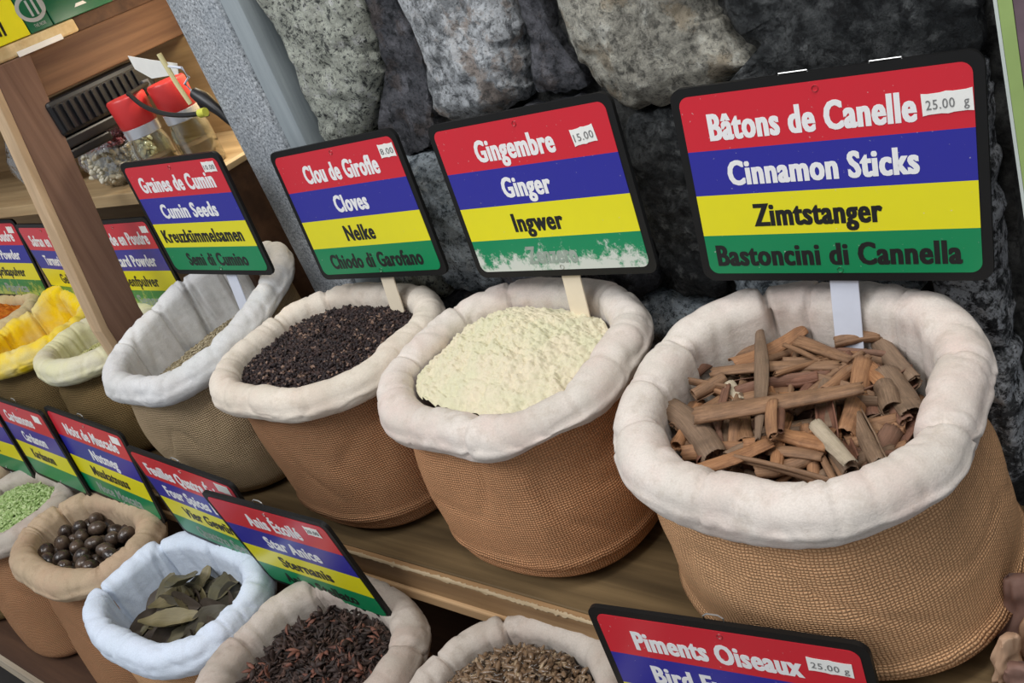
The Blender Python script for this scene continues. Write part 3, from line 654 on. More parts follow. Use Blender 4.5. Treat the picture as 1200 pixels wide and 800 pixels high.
for q in pts:
    o = link('nutmeg', rng.choice(nm)); o.matrix_world = Matrix.Translation(q) @ rmat(rng, 1.2).to_4x4()
    tag(o, 'dark glossy ridged nutmeg in the tan-rimmed lower sack', 'nutmeg', 'nutmegs in the tan-rimmed sack')
# ---- dried leaves
lm = []
for k, c in enumerate(((0.12, 0.105, 0.06), (0.07, 0.06, 0.04), (0.19, 0.16, 0.085), (0.065, 0.05, 0.038))):
    t = NT('dried_leaf_'+'abcd'[k]); uv = t.coord('UV'); n = t.noise(t.mapping(uv, (3, 18, 1)), 1.0, 5, 0.7)
    lm.append(t.done(t.mix(n, tuple(x*0.55 for x in c), tuple(min(1, x*1.7) for x in c)), 0.5, t.bump(n, 0.4, 0.001), 0.4))
lms = []
for k in range(10):
    r = random.Random(50+k); V = []; F = []; UV = []; nx, ny = 14, 8; Lh, Wd = r.uniform(.060, .085), r.uniform(.028, .040); cu, cr, r0_ = r.uniform(-11, 11), r.uniform(6, 22), r.uniform(0, .6)
    for i in range(nx+1):
        f = i/nx; wd = Wd*0.5*math.sin(PI*min(1, f*0.97+0.03))**0.7
        for j in range(ny+1):
            g = j/ny*2-1; x = (f-.5)*Lh; y = g*wd; z = cu*x*x*0.9+cr*y*y+abs(y)*r0_+0.0030*fbm(x*60+k, y*60, k)+0.007*nz(x*38, y*38, k+.5)
            V.append(Vector((x, y, z))); UV.append((f, j/ny))
    n = len(V); V += [v-Vector((0, 0, 0.0006)) for v in V]; UV += UV
    W = ny+1
    for i in range(nx):
        for j in range(ny): a_ = i*W+j; F += [(a_, a_+W, a_+W+1, a_+1), (n+a_, n+a_+1, n+a_+W+1, n+a_+W)]
    lms.append(mesh('dried_leaf', V, F, lm[k % 4], True, UV))
root, P, N, a = S['lea']
base, H, cen, e = fill('dark_underlay', P, N, a, -0.350, 0.0, DK, None, None, 13, rings=16, seg=60); base.parent = root; base.location = base.location-root.location  # dark sheet below the leaves, visible where they leave openings
for k, (x, y, h) in enumerate(rand_spots(64, H, e, cen, rng, 0.72)):
    o = link('dried_leaf', rng.choice(lms)); o.matrix_world = Matrix.Translation((x, y, h+0.006+0.036*k/64)) @ (Matrix.Rotation(rng.uniform(0, 6.3), 3, 'Z') @ Matrix.Rotation(rng.uniform(-.35, .35), 3, 'Y') @ Matrix.Rotation(rng.uniform(-.7, .7), 3, 'X')).to_4x4()
    tag(o, 'brown-green curled dried leaf lying in the white-rimmed lower sack', 'leaf', 'dried leaves in the white-rimmed sack')
for (x, y, z, rz, mi, lab) in [(-0.530, -0.315, -0.296, 0.9, 2, 'olive dried leaf folded at the front of the white-rimmed sack'), (-0.575, -0.262, -0.290, 2.1, 0, 'broad dark green dried leaf at the back left of the white-rimmed sack')]:
    o = link('dried_leaf', lms[mi]); o.matrix_world = Matrix.Translation((x, y, z)) @ (Matrix.Rotation(rz, 3, 'Z') @ Matrix.Rotation(0.35, 3, 'Y')).to_4x4() @ Matrix.Diagonal((0.85, 1.1, 1, 1)); tag(o, lab, 'leaf', 'dried leaves in the white-rimmed sack')

# ---- cinnamon sticks
def m_cin(name, a_, b_):
    t = NT(name); uv = t.coord('UV'); v = t.coord(); n = t.noise(t.mapping(uv, (4, 30, 1)), 1.0, 6, 0.7); n2 = t.noise(v, 60, 5, 0.65); inf = t.new('ShaderNodeObjectInfo').outputs['Random']
    c = t.mix(t.ramp(n, [(0.3, 0), (0.7, 1)]), a_, b_); c = t.mix(t.ramp(n2, [(0.5, 0), (0.72, 0.6)]), c, tuple(x*0.5 for x in a_))
    c = t.mix(t.math('MULTIPLY', inf, 0.35), c, (0.24, 0.17, 0.12)); return t.done(c, 0.6, t.bump(n, 0.6, 0.001), 0.3)
CIN = [m_cin('cinnamon_brown', (0.13, 0.062, 0.030), (0.40, 0.22, 0.115)), m_cin('cinnamon_orange', (0.19, 0.080, 0.034), (0.52, 0.265, 0.125)), m_cin('cinnamon_grey', (0.11, 0.068, 0.042), (0.32, 0.21, 0.135)), m_cin('cinnamon_dark', (0.10, 0.04, 0.025), (0.28, 0.13, 0.08)), m_cin('bark_pale', (0.42, 0.36, 0.25), (0.68, 0.58, 0.44))]
def quill(L_, R_, mat, seed, style='double', seg=26, rows=16, flat=0.85):
    r = random.Random(seed); V = []; F = []; UV = []; th = 0.0011 if R_ > .004 else .0007
    path = []
    if style == 'double':
        for k in range(seg+1):
            f = k/seg; s_ = (f-0.5)*2; turn = 1.35*PI; t = abs(s_)
            cx = R_*0.48*(1 if s_ > 0 else -1); rad = R_*0.56*(1-0.42*t)
            ang = (PI/2)-(t*1.0*turn*1.25)*(1) if s_ > 0 else PI/2+(t*turn*1.25)
            path.append((cx*min(1, t*4)+rad*math.cos(ang), rad*math.sin(ang)))
    elif style == 'single':
        for k in range(seg+1):
            f = k/seg; ang = f*2*PI*1.25; rad = R_*(1-0.30*f); path.append((rad*math.cos(ang), rad*math.sin(ang)))
    else:
        for k in range(seg+1):
            f = k/seg; ang = (f-.5)*PI*r.uniform(1.0, 1.01)*0.9; path.append((R_*1.15*math.sin(ang), R_*(math.cos(ang)-0.5)*1.15))
    bx, bz = r.uniform(-.04, .04)*L_, r.uniform(-.05, .05)*L_; tw = r.uniform(-.5, .5); n = seg+1
    for side in (0, 1):
        for i in range(rows+1):
            f = i/rows; x = (f-.5)*L_; tp = 1-0.18*abs(f-.5)*r.uniform(.9, 1.1)
            if style == 'sliver': tp = 0.25+0.9*math.sin(PI*min(1, .12+.8*f))
            for k, (py, pz) in enumerate(path):
                c, s_ = math.cos(tw*f), math.sin(tw*f); q = 1-(th/R_ if side else 0)*1.0
                wob = 1+0.10*nz(f*3+seed, k*.25, 2)+0.05*nz(f*9+seed, k*.6, 5)
                yy, zz = py*tp*wob*q, pz*tp*wob*q*flat
                jag_ = L_*0.03*nz(k*.8, seed, 1)*(1 if i in (0, rows) else 0)
                V.append(Vector((x+jag_, yy*c-zz*s_+bx*math.sin(PI*f), yy*s_+zz*c+bz*math.sin(PI*f)))); UV.append((f*L_*12, k/seg))
    T = (rows+1)*n
    for i in range(rows):
        for k in range(seg): a_ = i*n+k; F += [(a_, a_+1, a_+n+1, a_+n), (T+a_, T+a_+n, T+a_+n+1, T+a_+1)]
    for k in range(seg): F += [(k, T+k, T+k+1, k+1), (rows*n+k, rows*n+k+1, T+rows*n+k+1, T+rows*n+k)]
    for i in range(rows): F += [(i*n, (i+1)*n, T+(i+1)*n, T+i*n), (i*n+seg, T+i*n+seg, T+(i+1)*n+seg, (i+1)*n+seg)]
    return mesh('cinnamon_stick', V, F, mat, True, UV)
root, P, N, a = S['cin']
base, H, cen, e = fill('dark_underlay', P, N, a, -0.100, 0.0, DK, None, None, 14, rings=16, seg=60); base.parent = root; base.location = base.location-root.location  # dark base sheet darkens the gaps between the sticks
def place_stick(me, p, q, roll, label=None):
    d = q-p; X = d.normalized(); Z = Vector((0, 0, 1)); Y = Z.cross(X).normalized(); Z = X.cross(Y)
    R_ = Matrix((X, Y, Z)).transposed() @ Matrix.Rotation(roll, 3, 'X')
    o = link('cinnamon_stick', me); o.matrix_world = Matrix.Translation((p+q)/2) @ R_.to_4x4()
    return tag(o, label or 'curled brown cinnamon stick lying loose among others in the largest sack', 'cinnamon stick', 'cinnamon sticks in the largest sack')
qs = [quill(l, rr, CIN[m], 100+i, st) for i, (l, rr, m, st) in enumerate([(.075, .0065, 0, 'double'), (.065, .006, 1, 'single'), (.085, .0055, 0, 'double'), (.055, .007, 3, 'open'), (.06, .005, 2, 'open'), (.07, .006, 3, 'double'), (.05, .0065, 1, 'double'), (.045, .005, 0, 'single'), (.06, .0075, 2, 'single')])]
pts = rand_spots(250, H, e, cen, rng, 0.94)
cz = Vector((cen.x, cen.y))
for k, (x, y, h) in enumerate(pts):
    f = k/250; s, _h = H(x, y); z = -0.096+0.037*f-0.004*s*s
    me = rng.choice(qs); L2 = me.vertices[0].co.x; L2 = max(v.co.x for v in me.vertices)
    ang = rng.uniform(0, PI); d = Vector((math.cos(ang), math.sin(ang), rng.uniform(-.25, .25)))
    p, q = Vector((x, y, z))-d*L2, Vector((x, y, z))+d*L2
    mx = max(H(p.x, p.y)[0], H(q.x, q.y)[0])
    if mx > 0.99:
        ctr = Vector((cen.x, cen.y, z)); sh = (mx-0.96)/mx*1.1; off = (ctr-Vector((x, y, z)))*min(1, sh*1.2); p += off; q += off
        if max(H(p.x, p.y)[0], H(q.x, q.y)[0]) > 1.02: continue
    place_stick(me, p, q, rng.uniform(0, 6.3))
hero = [(0.1429, -0.1205, 0.2502, -0.0742, -0.046, 0.0084, 0, 'double', 'longest cinnamon stick, lying across the middle on top of the pile'),
 (0.1232, -0.0523, 0.2197, -0.0338, -0.058, 0.0063, 0, 'double', 'long straight cinnamon stick crossing the back of the pile behind the longest one'),
 (0.2330, -0.0253, 0.2446, -0.1062, -0.060, 0.0095, 1, 'single', 'fat orange-brown cinnamon tube under the right end of the longest stick'),
 (0.1426, 0.0020, 0.1934, -0.1297, -0.052, 0.0049, 2, 'sliver', 'grey pointed bark splinter standing across the sticks left of the middle'),
 (0.1942, -0.0983, 0.2094, -0.1365, -0.044, 0.0052, 1, 'double', 'short orange cinnamon stick lying over the front of the longest one'), (0.1970, -0.0926, 0.2107, -0.1277, -0.048, 0.0032, 3, 'single', 'thin reddish stick tight beside the short orange one'),
 (0.1644, -0.1689, 0.2036, -0.1306, -0.052, 0.0073, 1, 'open', 'orange cinnamon stick slanting up from the front left rim'),
 (0.2055, -0.1192, 0.2410, -0.1228, -0.055, 0.0086, 1, 'double', 'stout orange cinnamon piece near the front centre of the pile'),
 (0.2011, -0.1327, 0.2395, -0.1324, -0.059, 0.0056, 0, 'double', None), (0.1991, -0.1528, 0.2309, -0.1323, -0.062, 0.0063, 0, 'single', 'hollow-ended cinnamon stick nearest the front rim'),
 (0.2271, -0.1096, 0.2619, -0.1428, -0.050, 0.0049, 4, 'open', 'pale buff strip of bark at the front right of the pile'),
 (0.1056, -0.0961, 0.1665, -0.1451, -0.058, 0.0095, 2, 'open', 'wide grey-brown cinnamon bark against the left rim'), (0.1216, -0.0829, 0.1382, -0.0597, -0.058, 0.0063, 0, 'single', None),
 (0.0977, -0.0650, 0.1151, 0.0009, -0.062, 0.0063, 3, 'open', None), (0.0966, -0.0747, 0.0977, -0.0048, -0.066, 0.0063, 3, 'double', None),
 (0.1365, -0.0409, 0.1762, 0.0102, -0.056, 0.0076, 1, 'open', None), (0.1779, -0.0065, 0.2277, -0.0282, -0.056, 0.0073, 0, 'double', None),
 (0.1706, -0.0160, 0.2059, -0.0343, -0.054, 0.0026, 0, 'single', None), (0.2056, -0.0037, 0.2350, 0.0100, -0.058, 0.0067, 0, 'single', None),
 (0.2519, -0.0318, 0.2844, -0.0803, -0.060, 0.0095, 2, 'open', 'broad dull brown bark curl against the right rim'), (0.2233, 0.0245, 0.2708, -0.0358, -0.066, 0.0084, 2, 'single', None),
 (0.2543, -0.0510, 0.2678, -0.0773, -0.060, 0.0095, 2, 'single', None), (0.1853, -0.0534, 0.2076, -0.0465, -0.060, 0.0073, 3, 'single', None), (0.2455, -0.1088, 0.2642, -0.0954, -0.066, 0.0084, 0, 'double', None),
 (0.2045, -0.0343, 0.2316, -0.1014, -0.062, 0.0063, 2, 'open', None), (0.2659, -0.0806, 0.2793, -0.0830, -0.068, 0.0078, 1, 'single', None),
 (0.1425, -0.0647, 0.1574, -0.0833, -0.058, 0.0052, 4, 'open', 'small pale greenish bark chip left of the pointed splinter'), (0.1254, -0.1247, 0.1501, -0.1340, -0.066, 0.0078, 0, 'open', None),
 (0.1467, -0.0817, 0.1931, -0.0615, -0.062, 0.0067, 0, 'double', None), (0.1108, -0.0236, 0.1429, -0.0047, -0.066, 0.0067, 0, 'double', None), (0.2369, -0.0299, 0.2555, -0.0795, -0.068, 0.0067, 3, 'open', None),
 (0.1453, -0.0901, 0.1678, -0.1311, -0.068, 0.0067, 2, 'open', None), (0.1584, -0.0829, 0.1763, -0.1200, -0.068, 0.0067, 0, 'open', None)]
for i, (x0, y0_, x1, y1_, z, rr, m, st_, lab) in enumerate(hero):
    p, q = Vector((x0, y0_, z)), Vector((x1, y1_, z+rng.uniform(-.003, .003)))
    place_stick(quill((q-p).length, rr, CIN[m], 300+i, st_), p, q, rng.choice((0, .3, -.3)) if st_ in ('double', 'open', 'sliver') else rng.uniform(0, 6), lab)

# ------------------------------------------------------------------ signs
def paint(name, c, wear=None):
    t = NT(name); v = t.coord(); n = t.noise(v, 60, 4)
    col = t.mix(t.math('MULTIPLY', n, 0.25), c, tuple(x*0.75+0.02 for x in c)); sp = t.noise(v, 300, 3)
    col = t.mix(t.math('MULTIPLY', t.ramp(sp, [(0.70, 0), (0.74, 1)]), 0.5), col, (0.6, 0.58, 0.55)); rough = 0.32
    if wear:
        sx = t.new('ShaderNodeSeparateXYZ'); t.L(v, sx.inputs[0]); w_ = t.noise(v, 55, 6, 0.75)
        k = t.math('ADD', w_, t.math('MULTIPLY', t.math('SUBTRACT', wear[0], sx.outputs[2]), wear[1]))
        col = t.mix(t.ramp(k, [(0.50, 0), (0.62, 1)]), col, wear[2])
    return t.done(col, 0.3, t.bump(sp, 0.05, 0.0005), 0.5)
RED, BLU, YEL, GRN = paint('sign_red', (0.66, 0.018, 0.035)), paint('sign_blue', (0.025, 0.025, 0.33)), paint('sign_yellow', (0.83, 0.76, 0.01)), paint('sign_green', (0.0, 0.24, 0.085))
GRNW = paint('sign_green_powdered', (0.0, 0.25, 0.10), (0.026, 9.0, (0.62, 0.66, 0.60))); GRNT = paint('sign_green_dusted', (0.03, 0.24, 0.05), (0.030, 5.0, (0.42, 0.50, 0.10)))
TW = plain('letter_white', (0.86, 0.86, 0.86), 0.4, var=0.03); TB = plain('letter_black', (0.012, 0.012, 0.012), 0.4); TG = plain('letter_faded', (0.30, 0.36, 0.31), 0.6, var=0.4, scale=120); TP = plain('print_grey', (0.20, 0.20, 0.20), 0.7)
DG = bpy.context.evaluated_depsgraph_get
def text_mesh(body, x0, x1, z0, z1, y, mat, parent, bold=0.045, name='lettering', rot=0.0, ascend=True):
    c = bpy.data.curves.new('t', 'FONT'); c.body = body; c.size = 1.0; c.offset = bold; c.extrude = 0.02; c.resolution_u = 3; c.space_character = 1.10
    t = bpy.data.objects.new('t', c); COL.objects.link(t); bpy.context.view_layer.update()
    me = bpy.data.meshes.new_from_object(t.evaluated_get(DG())); bpy.data.objects.remove(t)
    xs = [v.co.x for v in me.vertices]; X0, X1 = min(xs), max(xs); sx = (x1-x0)/(X1-X0); sz = (z1-z0)/0.75
    ca, sa = math.cos(rot), math.sin(rot); cx, cz = (x0+x1)/2, (z0+z1)/2
    hb_ = 0.034*0.72*sz if bold else 0.0
    for v in me.vertices:
        X, Z = x0+hb_+(v.co.x-X0)*sx*(1-2*hb_/(x1-x0)), z0+v.co.y*sz
        dx, dz = X-cx, Z-cz; v.co = Vector((cx+dx*ca-dz*sa, y-(0.00012 if v.co.z > 0 else 0), cz+dx*sa+dz*ca))
    if hb_:                                                        # heavy condensed weight: thicken the stems sideways only
        b_ = bmesh.new(); b_.from_mesh(me); g0 = b_.verts[:]+b_.edges[:]+b_.faces[:]
        for s_ in (-1, 1):
            d_ = bmesh.ops.duplicate(b_, geom=g0)['geom']; bmesh.ops.translate(b_, verts=[q for q in d_ if isinstance(q, bmesh.types.BMVert)], vec=(s_*hb_*ca, -0.00002*(s_+2), s_*hb_*sa))
        b_.to_mesh(me); b_.free()
    me.flip_normals(); me.name = name; me.materials.clear(); me.materials.append(mat)
    return link(name, me, parent)
def rrect(x0, x1, z0, z1, r, corners=(1, 1, 1, 1), n=7):           # bl, br, tr, tl
    out = []
    for k, (cx, cz, a0) in enumerate(((x0, z0, PI), (x1, z0, 1.5*PI), (x1, z1, 0), (x0, z1, .5*PI))):
        if not corners[k]: out.append((cx, cz)); continue
        ox = cx+(r if cx == x0 else -r); oz = cz+(r if cz == z0 else -r)
        for j in range(n+1): a_ = a0+PI/2*j/n; out.append((ox+r*math.cos(a_), oz+r*math.sin(a_)))
    return out
W2, HH = 0.105, 0.157
USG, LSG = 'striped signs over the upper sacks', 'striped signs over the lower sacks'
def spice_sign(loc, rz, ro, le, label, group, lines, sticker=None, stake=None, hook=True, green=None, staples=False, trim=False):
    lean_stake = group == USG
    """loc = middle of the lower edge; lines: (text, width share, centre share[, material])"""
    root = empty('spice_sign', loc, label, 'sign', group)
    root.rotation_euler = (Matrix.Rotation(rz, 3, 'Z') @ Matrix.Rotation(le, 3, 'X') @ Matrix.Rotation(-ro, 3, 'Y')).to_euler()
    m = MB(); m.poly([(x, 0, z) for x, z in rrect(-W2, W2, 0, HH, 0.010)], 0.004)
    bd = m.build('board', BLACK, root)
    b = 0.0066; zz = [HH-b, HH-b-0.042, HH-b-0.0775, HH-b-0.111, b]
    gm = green or GRN
    for i, (nm_, mt) in enumerate((('red_band', RED), ('blue_band', BLU), ('yellow_band', YEL), ('green_band', gm))):
        co = (0, 0, 1, 1) if i == 0 else ((1, 1, 0, 0) if i == 3 else (0, 0, 0, 0))
        m = MB(); m.poly([(x, -0.0004, z) for x, z in rrect(-W2+b, W2-b, zz[i+1], zz[i], 0.0075, co)], 0.0006); sb = m.build(nm_, mt, root)
        if i < len(lines) and lines[i]:
            tx, ws, cs = lines[i][:3]; tm = lines[i][3] if len(lines[i]) > 3 else (TW if i < 2 else TB)
            wi = 2*(W2-b); cx = -W2+b+wi*cs; h = (zz[i]-zz[i+1]); hb = 0.56 if i else 0.50; zc = (zz[i]+zz[i+1])/2-(0.0 if i else 0.0025)
            text_mesh(tx, cx-wi*ws/2, cx+wi*ws/2, zc-h*hb/2, zc+h*hb/2, -0.00045, tm, sb, 0.022)
    for z in (HH-0.0115, 0.0095): MB().lathe([(0.0, -.0012), (.0017, -.0012), (.0022, -0.0004), (.0022, 0.0006)], (0, 0, 0), 12).build('screw', STEEL, root, True, (0.002 if z > .1 else .004, -0.0006, z), (PI/2, PI, 0))
    if sticker:
        x, z, w_, h_, rot, txt = sticker; M = Matrix.Translation((x, -0.0009, z)) @ Matrix.Rotation(-rot, 4, 'Y')
        m = MB(); n = 8; pts = []
        for k in range(n+1): pts.append((-w_/2+w_*k/n, 0, -h_/2-(0.0006 if k in (0, 4, 8) else 0)))
        for k in range(n, -1, -1): pts.append((-w_/2+w_*k/n, 0, h_/2+(0.0006 if k in (0, 4, 8) else 0)))
        m.poly([M @ Vector(p) for p in pts], 0.0002); sk = m.build('price_sticker', PAPER, root)
        if txt: text_mesh(txt, x-w_*.42, x+w_*.42, z-h_*.26, z+h_*.24, -0.00115, TP, sk, 0.0, 'price_print', rot)
    if stake:
        sx, ln, mt = stake; MB().box(sx-.0105, sx+.0105, 0.0042, 0.0062, 0.002, 0.06, 0.0005).box(sx-.0105, sx+.0105, 0, 0.0018, -ln, .004, 0.0004, Matrix.Translation((0, .0045, .002)) @ Matrix.Rotation(-(0.10 if lean_stake else 0.0), 4, 'X')).build('stake', mt, root)
    if hook:
        MB().tube([(-.007, .003, HH-.004), (-.0075, .003, HH+.004), (-.004, .003, HH+.0065), (.004, .003, HH+.0065), (.0075, .003, HH+.004), (.007, .003, HH-.004)], 0.0007, 6).build('wire_loop', WIRE, root, True)
    if staples:
        for x in (-.012, .048): MB().tube([(x-.010, .001, HH-.0004), (x-.0098, .001, HH+.0012), (x+.0098, .001, HH+.0012), (x+.010, .001, HH-.0004)], 0.0005, 6).build('staple', WIRE, root, True)
    if trim: MB().box(-W2+.012, -W2+.05, -.0002, .004, HH, HH+.0015).build('top_scuff', WIRE, root)
    return root
spice_sign((0.213, 0.004, -0.007), 0.051, -0.028, -0.085, 'largest-looking striped sign reading Bâtons de Canelle and Cinnamon Sticks, over the right-hand sack', USG,
    [('Bâtons de Canelle', .73, .465), ('Cinnamon Sticks', .68, .485), ('Zimtstanger', .475, .455), ('Bastoncini di Cannella', .90, .49)], (0.0830, 0.1265, 0.030, 0.0135, 0.03, '25.00  g'), (0.004, .085, WHITE), False, staples=True)
spice_sign((-0.038, 0.003, -0.002), -0.034, 0.043, -0.087, 'striped sign reading Gingembre, Ginger and Ingwer with powder-worn green band', USG,
    [('Gingembre', .47, .46), ('Ginger', .29, .46), ('Ingwer', .30, .46), ('Zenzero', .30, .48, TG)], (0.070, 0.126, 0.024, 0.0135, 0.10, '15.00'), (0.006, .06, STAKEW), False, green=GRNW)
spice_sign((-0.289, 0.008, -0.007), -0.019, 0.043, -0.081, 'striped sign reading Clou de Girofle and Cloves above the dark cloves', USG,
    [('Clou de Girofle', .63, .52), ('Cloves', .28, .50), ('Nelke', .25, .47), ('Chiodo di Garofano', .78, .50)], (0.086, 0.137, 0.022, 0.0130, 0.0, '8.00'), (0.002, .05, STAKEW), False)
spice_sign((-0.551, -0.016, 0.012), 0.016, -0.021, -0.036, 'striped sign reading Graines de Cumin and Cumin Seeds, just right of the wooden post', USG,
    [('Graines de Cumin', .80, .49), ('Cumin Seeds', .60, .48), ('Kreuzkümmelsamen', .86, .48), ('Semi di Cumino', .64, .52)], (0.080, 0.141, 0.024, 0.0120, 0.0, '10.00'), (0.010, .115, WHITE), False)
spice_sign((-0.848, 0.020, -0.078), 0.0, 0.0, -0.05, 'dusty striped sign half hidden right behind the wooden post, reading en Poudre', USG,
    [('Moutarde en Poudre', .86, .50), ('Mustard Powder', .74, .50), ('Senfpulver', .50, .50), ('Senape', .4, .5, TG)], (0.086, 0.139, 0.018, 0.010, 0.0, None), (0.0, .10, WHITE), False, green=GRNT, trim=True)
spice_sign((-1.088, 0.022, -0.076), -0.073, 0.001, -0.05, 'striped sign left of the wooden post, over the bright yellow turmeric sack', USG,
    [('Safran en Poudre', .80, .53), ('Turmeric Powder', .72, .56), ('Gelbwurz', .46, .56), ('Curcuma', .4, .5, TG)], None, (0.0, .10, WHITE), False, green=GRNT)
spice_sign((-1.344, 0.030, -0.066), 0.078, -0.066, -0.10, 'leftmost upper striped sign, cut off by the photo edge, above the orange-red spice', USG,
    [('Paprika en Poudre', .80, .50), ('Paprika Powder', .70, .5), ('Paprikapulver', .58, .5), ('Paprica', .4, .5, TG)], (0.080, 0.138, 0.02, 0.012, 0, None), (0.02, .06, WHITE), False, green=GRNT)
spice_sign((0.174, -0.215, -0.317), 0.113, 0.03, -0.034, 'nearest sign at the bottom edge, reading Piments Oiseaux and Bird Eye', LSG,
    [('Piments Oiseaux', .66, .46), ('Bird Eye Chilli', .60, .46), ('Vogelaugen Chili', .6, .48), ('Peperoncino', .5, .48)], (0.0765, 0.1315, 0.030, 0.0125, -0.03, '25.00 g'), (0.0, .09, WHITE), True)
spice_sign((-0.331, -0.219, -0.291), 0.013, -0.015, 0.094, 'glossy striped sign reading Anis Étoilé and Star Anise in the lower row', LSG,
    [('Anis Étoilé', .46, .50), ('Star Anice', .46, .52), ('Sternanis', .44, .50), ('Anice Stellato', .62, .50)], (0.074, 0.138, 0.022, 0.0125, 0.0, '20.00'), (0.022, .06, WHITE), True)
spice_sign((-0.513, -0.211, -0.275), -0.001, -0.108, 0.048, 'striped sign partly behind the star anise one, reading Feuilles Quatre Épices', LSG,
    [('Feuilles Quatre Épices', .84, .50), ('Four Spices Leaves', .74, .50), ('Vier Gewürz', .54, .46), ('Quattro Spezie', .6, .5, TG)], (0.080, 0.142, 0.024, 0.0125, 0.0, None), (0.0, .075, WHITE), True)
spice_sign((-0.802, -0.198, -0.272), -0.003, -0.100, -0.080, 'striped sign reading Noix de Muscade and Nutmeg above the tan-rimmed sack', LSG,
    [('Noix de Muscade', .72, .52), ('Nutmeg', .36, .56), ('Muskatnuss', .50, .50), ('Noce Moscata', .6, .5, TG)], (0.080, 0.140, 0.022, 0.0125, 0.0, None), (0.050, .06, WHITE), True)
spice_sign((-0.998, -0.199, -0.268), -0.05, -0.005, -0.08, 'striped sign reading Cardamome above the pale green pods', LSG,
    [('Cardamome', .56, .42), ('Cardamom', .46, .50), ('Kardamom', .44, .46), None], (0.070, 0.138, 0.026, 0.0125, 0.0, None), (0.0, .03, WHITE), True)
spice_sign((-1.215, -0.200, -0.275), 0.02, -0.05, -0.08, 'lower striped sign cut off at the left photo edge', LSG,
    [('Carvi', .3, .5), ('Caraway', .4, .5), ('Kümmel', .36, .45), None], None, (0.0, .04, WHITE), True)

# ------------------------------------------------------------------ cabinet clutter, top left
REDP = plain('red_plastic', (0.55, 0.035, 0.035), 0.35, var=0.05); SILV = plain('silver_band', (0.70, 0.72, 0.76), 0.25, 0.7)
GL = NT('clear_glass'); _g = GL.new('ShaderNodeBsdfGlossy'); _g.inputs['Roughness'].default_value = 0.06; _t = GL.new('ShaderNodeBsdfTransparent'); _t.inputs[0].default_value = (0.90, 0.94, 0.92, 1)
_f = GL.new('ShaderNodeLayerWeight'); _f.inputs[0].default_value = 0.35; _m = GL.new('ShaderNodeMixShader'); GL.L(_f.outputs['Facing'], _m.inputs[0]); GL.L(_t.outputs[0], _m.inputs[1]); GL.L(_g.outputs[0], _m.inputs[2]); GL.L(_m.outputs[0], GL.out.inputs[0]); GL = GL.m
BAG = NT('clear_plastic_bag'); _g = BAG.new('ShaderNodeBsdfGlossy'); _g.inputs['Roughness'].default_value = 0.12; _t = BAG.new('ShaderNodeBsdfTransparent'); _t.inputs[0].default_value = (0.93, 0.95, 0.95, 1)
_f = BAG.new('ShaderNodeLayerWeight'); _f.inputs[0].default_value = 0.45; _nn = BAG.bump(BAG.noise(BAG.coord(), 40, 4), 1.0, 0.01); BAG.L(_nn, _g.inputs['Normal']); BAG.L(_nn, _f.inputs['Normal']); _m = BAG.new('ShaderNodeMixShader'); BAG.L(_f.outputs['Facing'], _m.inputs[0]); BAG.L(_t.outputs[0], _m.inputs[1]); BAG.L(_g.outputs[0], _m.inputs[2]); BAG.L(_m.outputs[0], BAG.out.inputs[0]); BAG = BAG.m
def jar(loc, label):
    r = empty('spice_jar', loc, label, 'jar', 'red-lidded glass jars in the cabinet')
    MB().lathe([(0, 0), (.024, 0), (.0265, .004), (.0265, .052), (.024, .062), (.0225, .066), (.0225, .072), (.0205, .072), (.0205, .064), (.0240, .050), (.0240, .006), (0, .004)], seg=32).build('glass_body', GL, r, True)
    MB().lathe([(0, .003), (.0235, .005), (.0235, .034), (0, .036)], seg=24).build('ground_spice', plain('ground_spice', (0.40, 0.24, 0.13), 0.9), r, True)
    MB().lathe([(.0232, .066), (.0245, .067), (.0245, .080), (.0232, .081)], seg=32).build('silver_band', SILV, r, True)
    MB().lathe([(0, .0805), (.0240, .0805), (.0250, .083), (.0262, .117), (.0245, .1195), (.0, .1195)], seg=32).build('lid', REDP, r, True)
    return r
jar((-0.708, 0.072, 0.1132), 'front glass jar with red lid and silver band, next to the bag of white beans')
jar((-0.660, 0.108, 0.1132), 'rear glass jar with red lid, nearest the grey pillar')
# floodlight under the rail
fr = empty('flood_light', (-0.800, 0.085, 0.263), 'black ribbed floodlight fixed below the brown rail', 'lamp', None, (0, 0, PI/2))
MB().box(-.085, .078, -.030, .028, -.050, -.002, .006).build('housing', BLKM, fr)
for k in range(12):
    x = -.078+k*.0115; MB().box(x, x+.0042, -.0345, -.028, -.044, -.010, .0008).build('fin', BLKM, fr)
MB().box(-.085, .050, -.026, .024, -.066, -.051, .003).build('lower_housing', BLKM, fr)
MB().box(-.085, -.020, -.024, .022, -.080, -.067, .003).build('bracket', BLKM, fr)
MB().box(.052, .062, -.040, -.030, -.040, -.028, .001).build('cable_gland', plain('grey_gland', (0.10, 0.10, 0.11), 0.4), fr)
CAB = plain('black_cable', (0.015, 0.015, 0.016), 0.45)
def curve_pts(p, n=10):
    out = []
    for i in range(len(p)-1):
        P_ = [Vector(p[max(i-1, 0)]), Vector(p[i]), Vector(p[i+1]), Vector(p[min(i+2, len(p)-1)])]
        for k in range(n):
            f = k/n; out.append(0.5*((2*P_[1])+(P_[2]-P_[0])*f+(2*P_[0]-5*P_[1]+4*P_[2]-P_[3])*f*f+(-P_[0]+3*P_[1]-3*P_[2]+P_[3])*f**3))
    out.append(Vector(p[-1])); return out
MB().tube(curve_pts([(.057, -.038, -.034), (.030, -.080, -.030), (-0.03, -0.140, -0.026), (-0.04, -0.1552, -0.0253), (-0.05, -0.1891, -0.04), (-0.055, -0.2317, -0.0531), (-0.055, -0.2692, -0.0598), (-0.053, -0.299, -0.0622)]), .0030, 8).build('cable', CAB, fr, True)
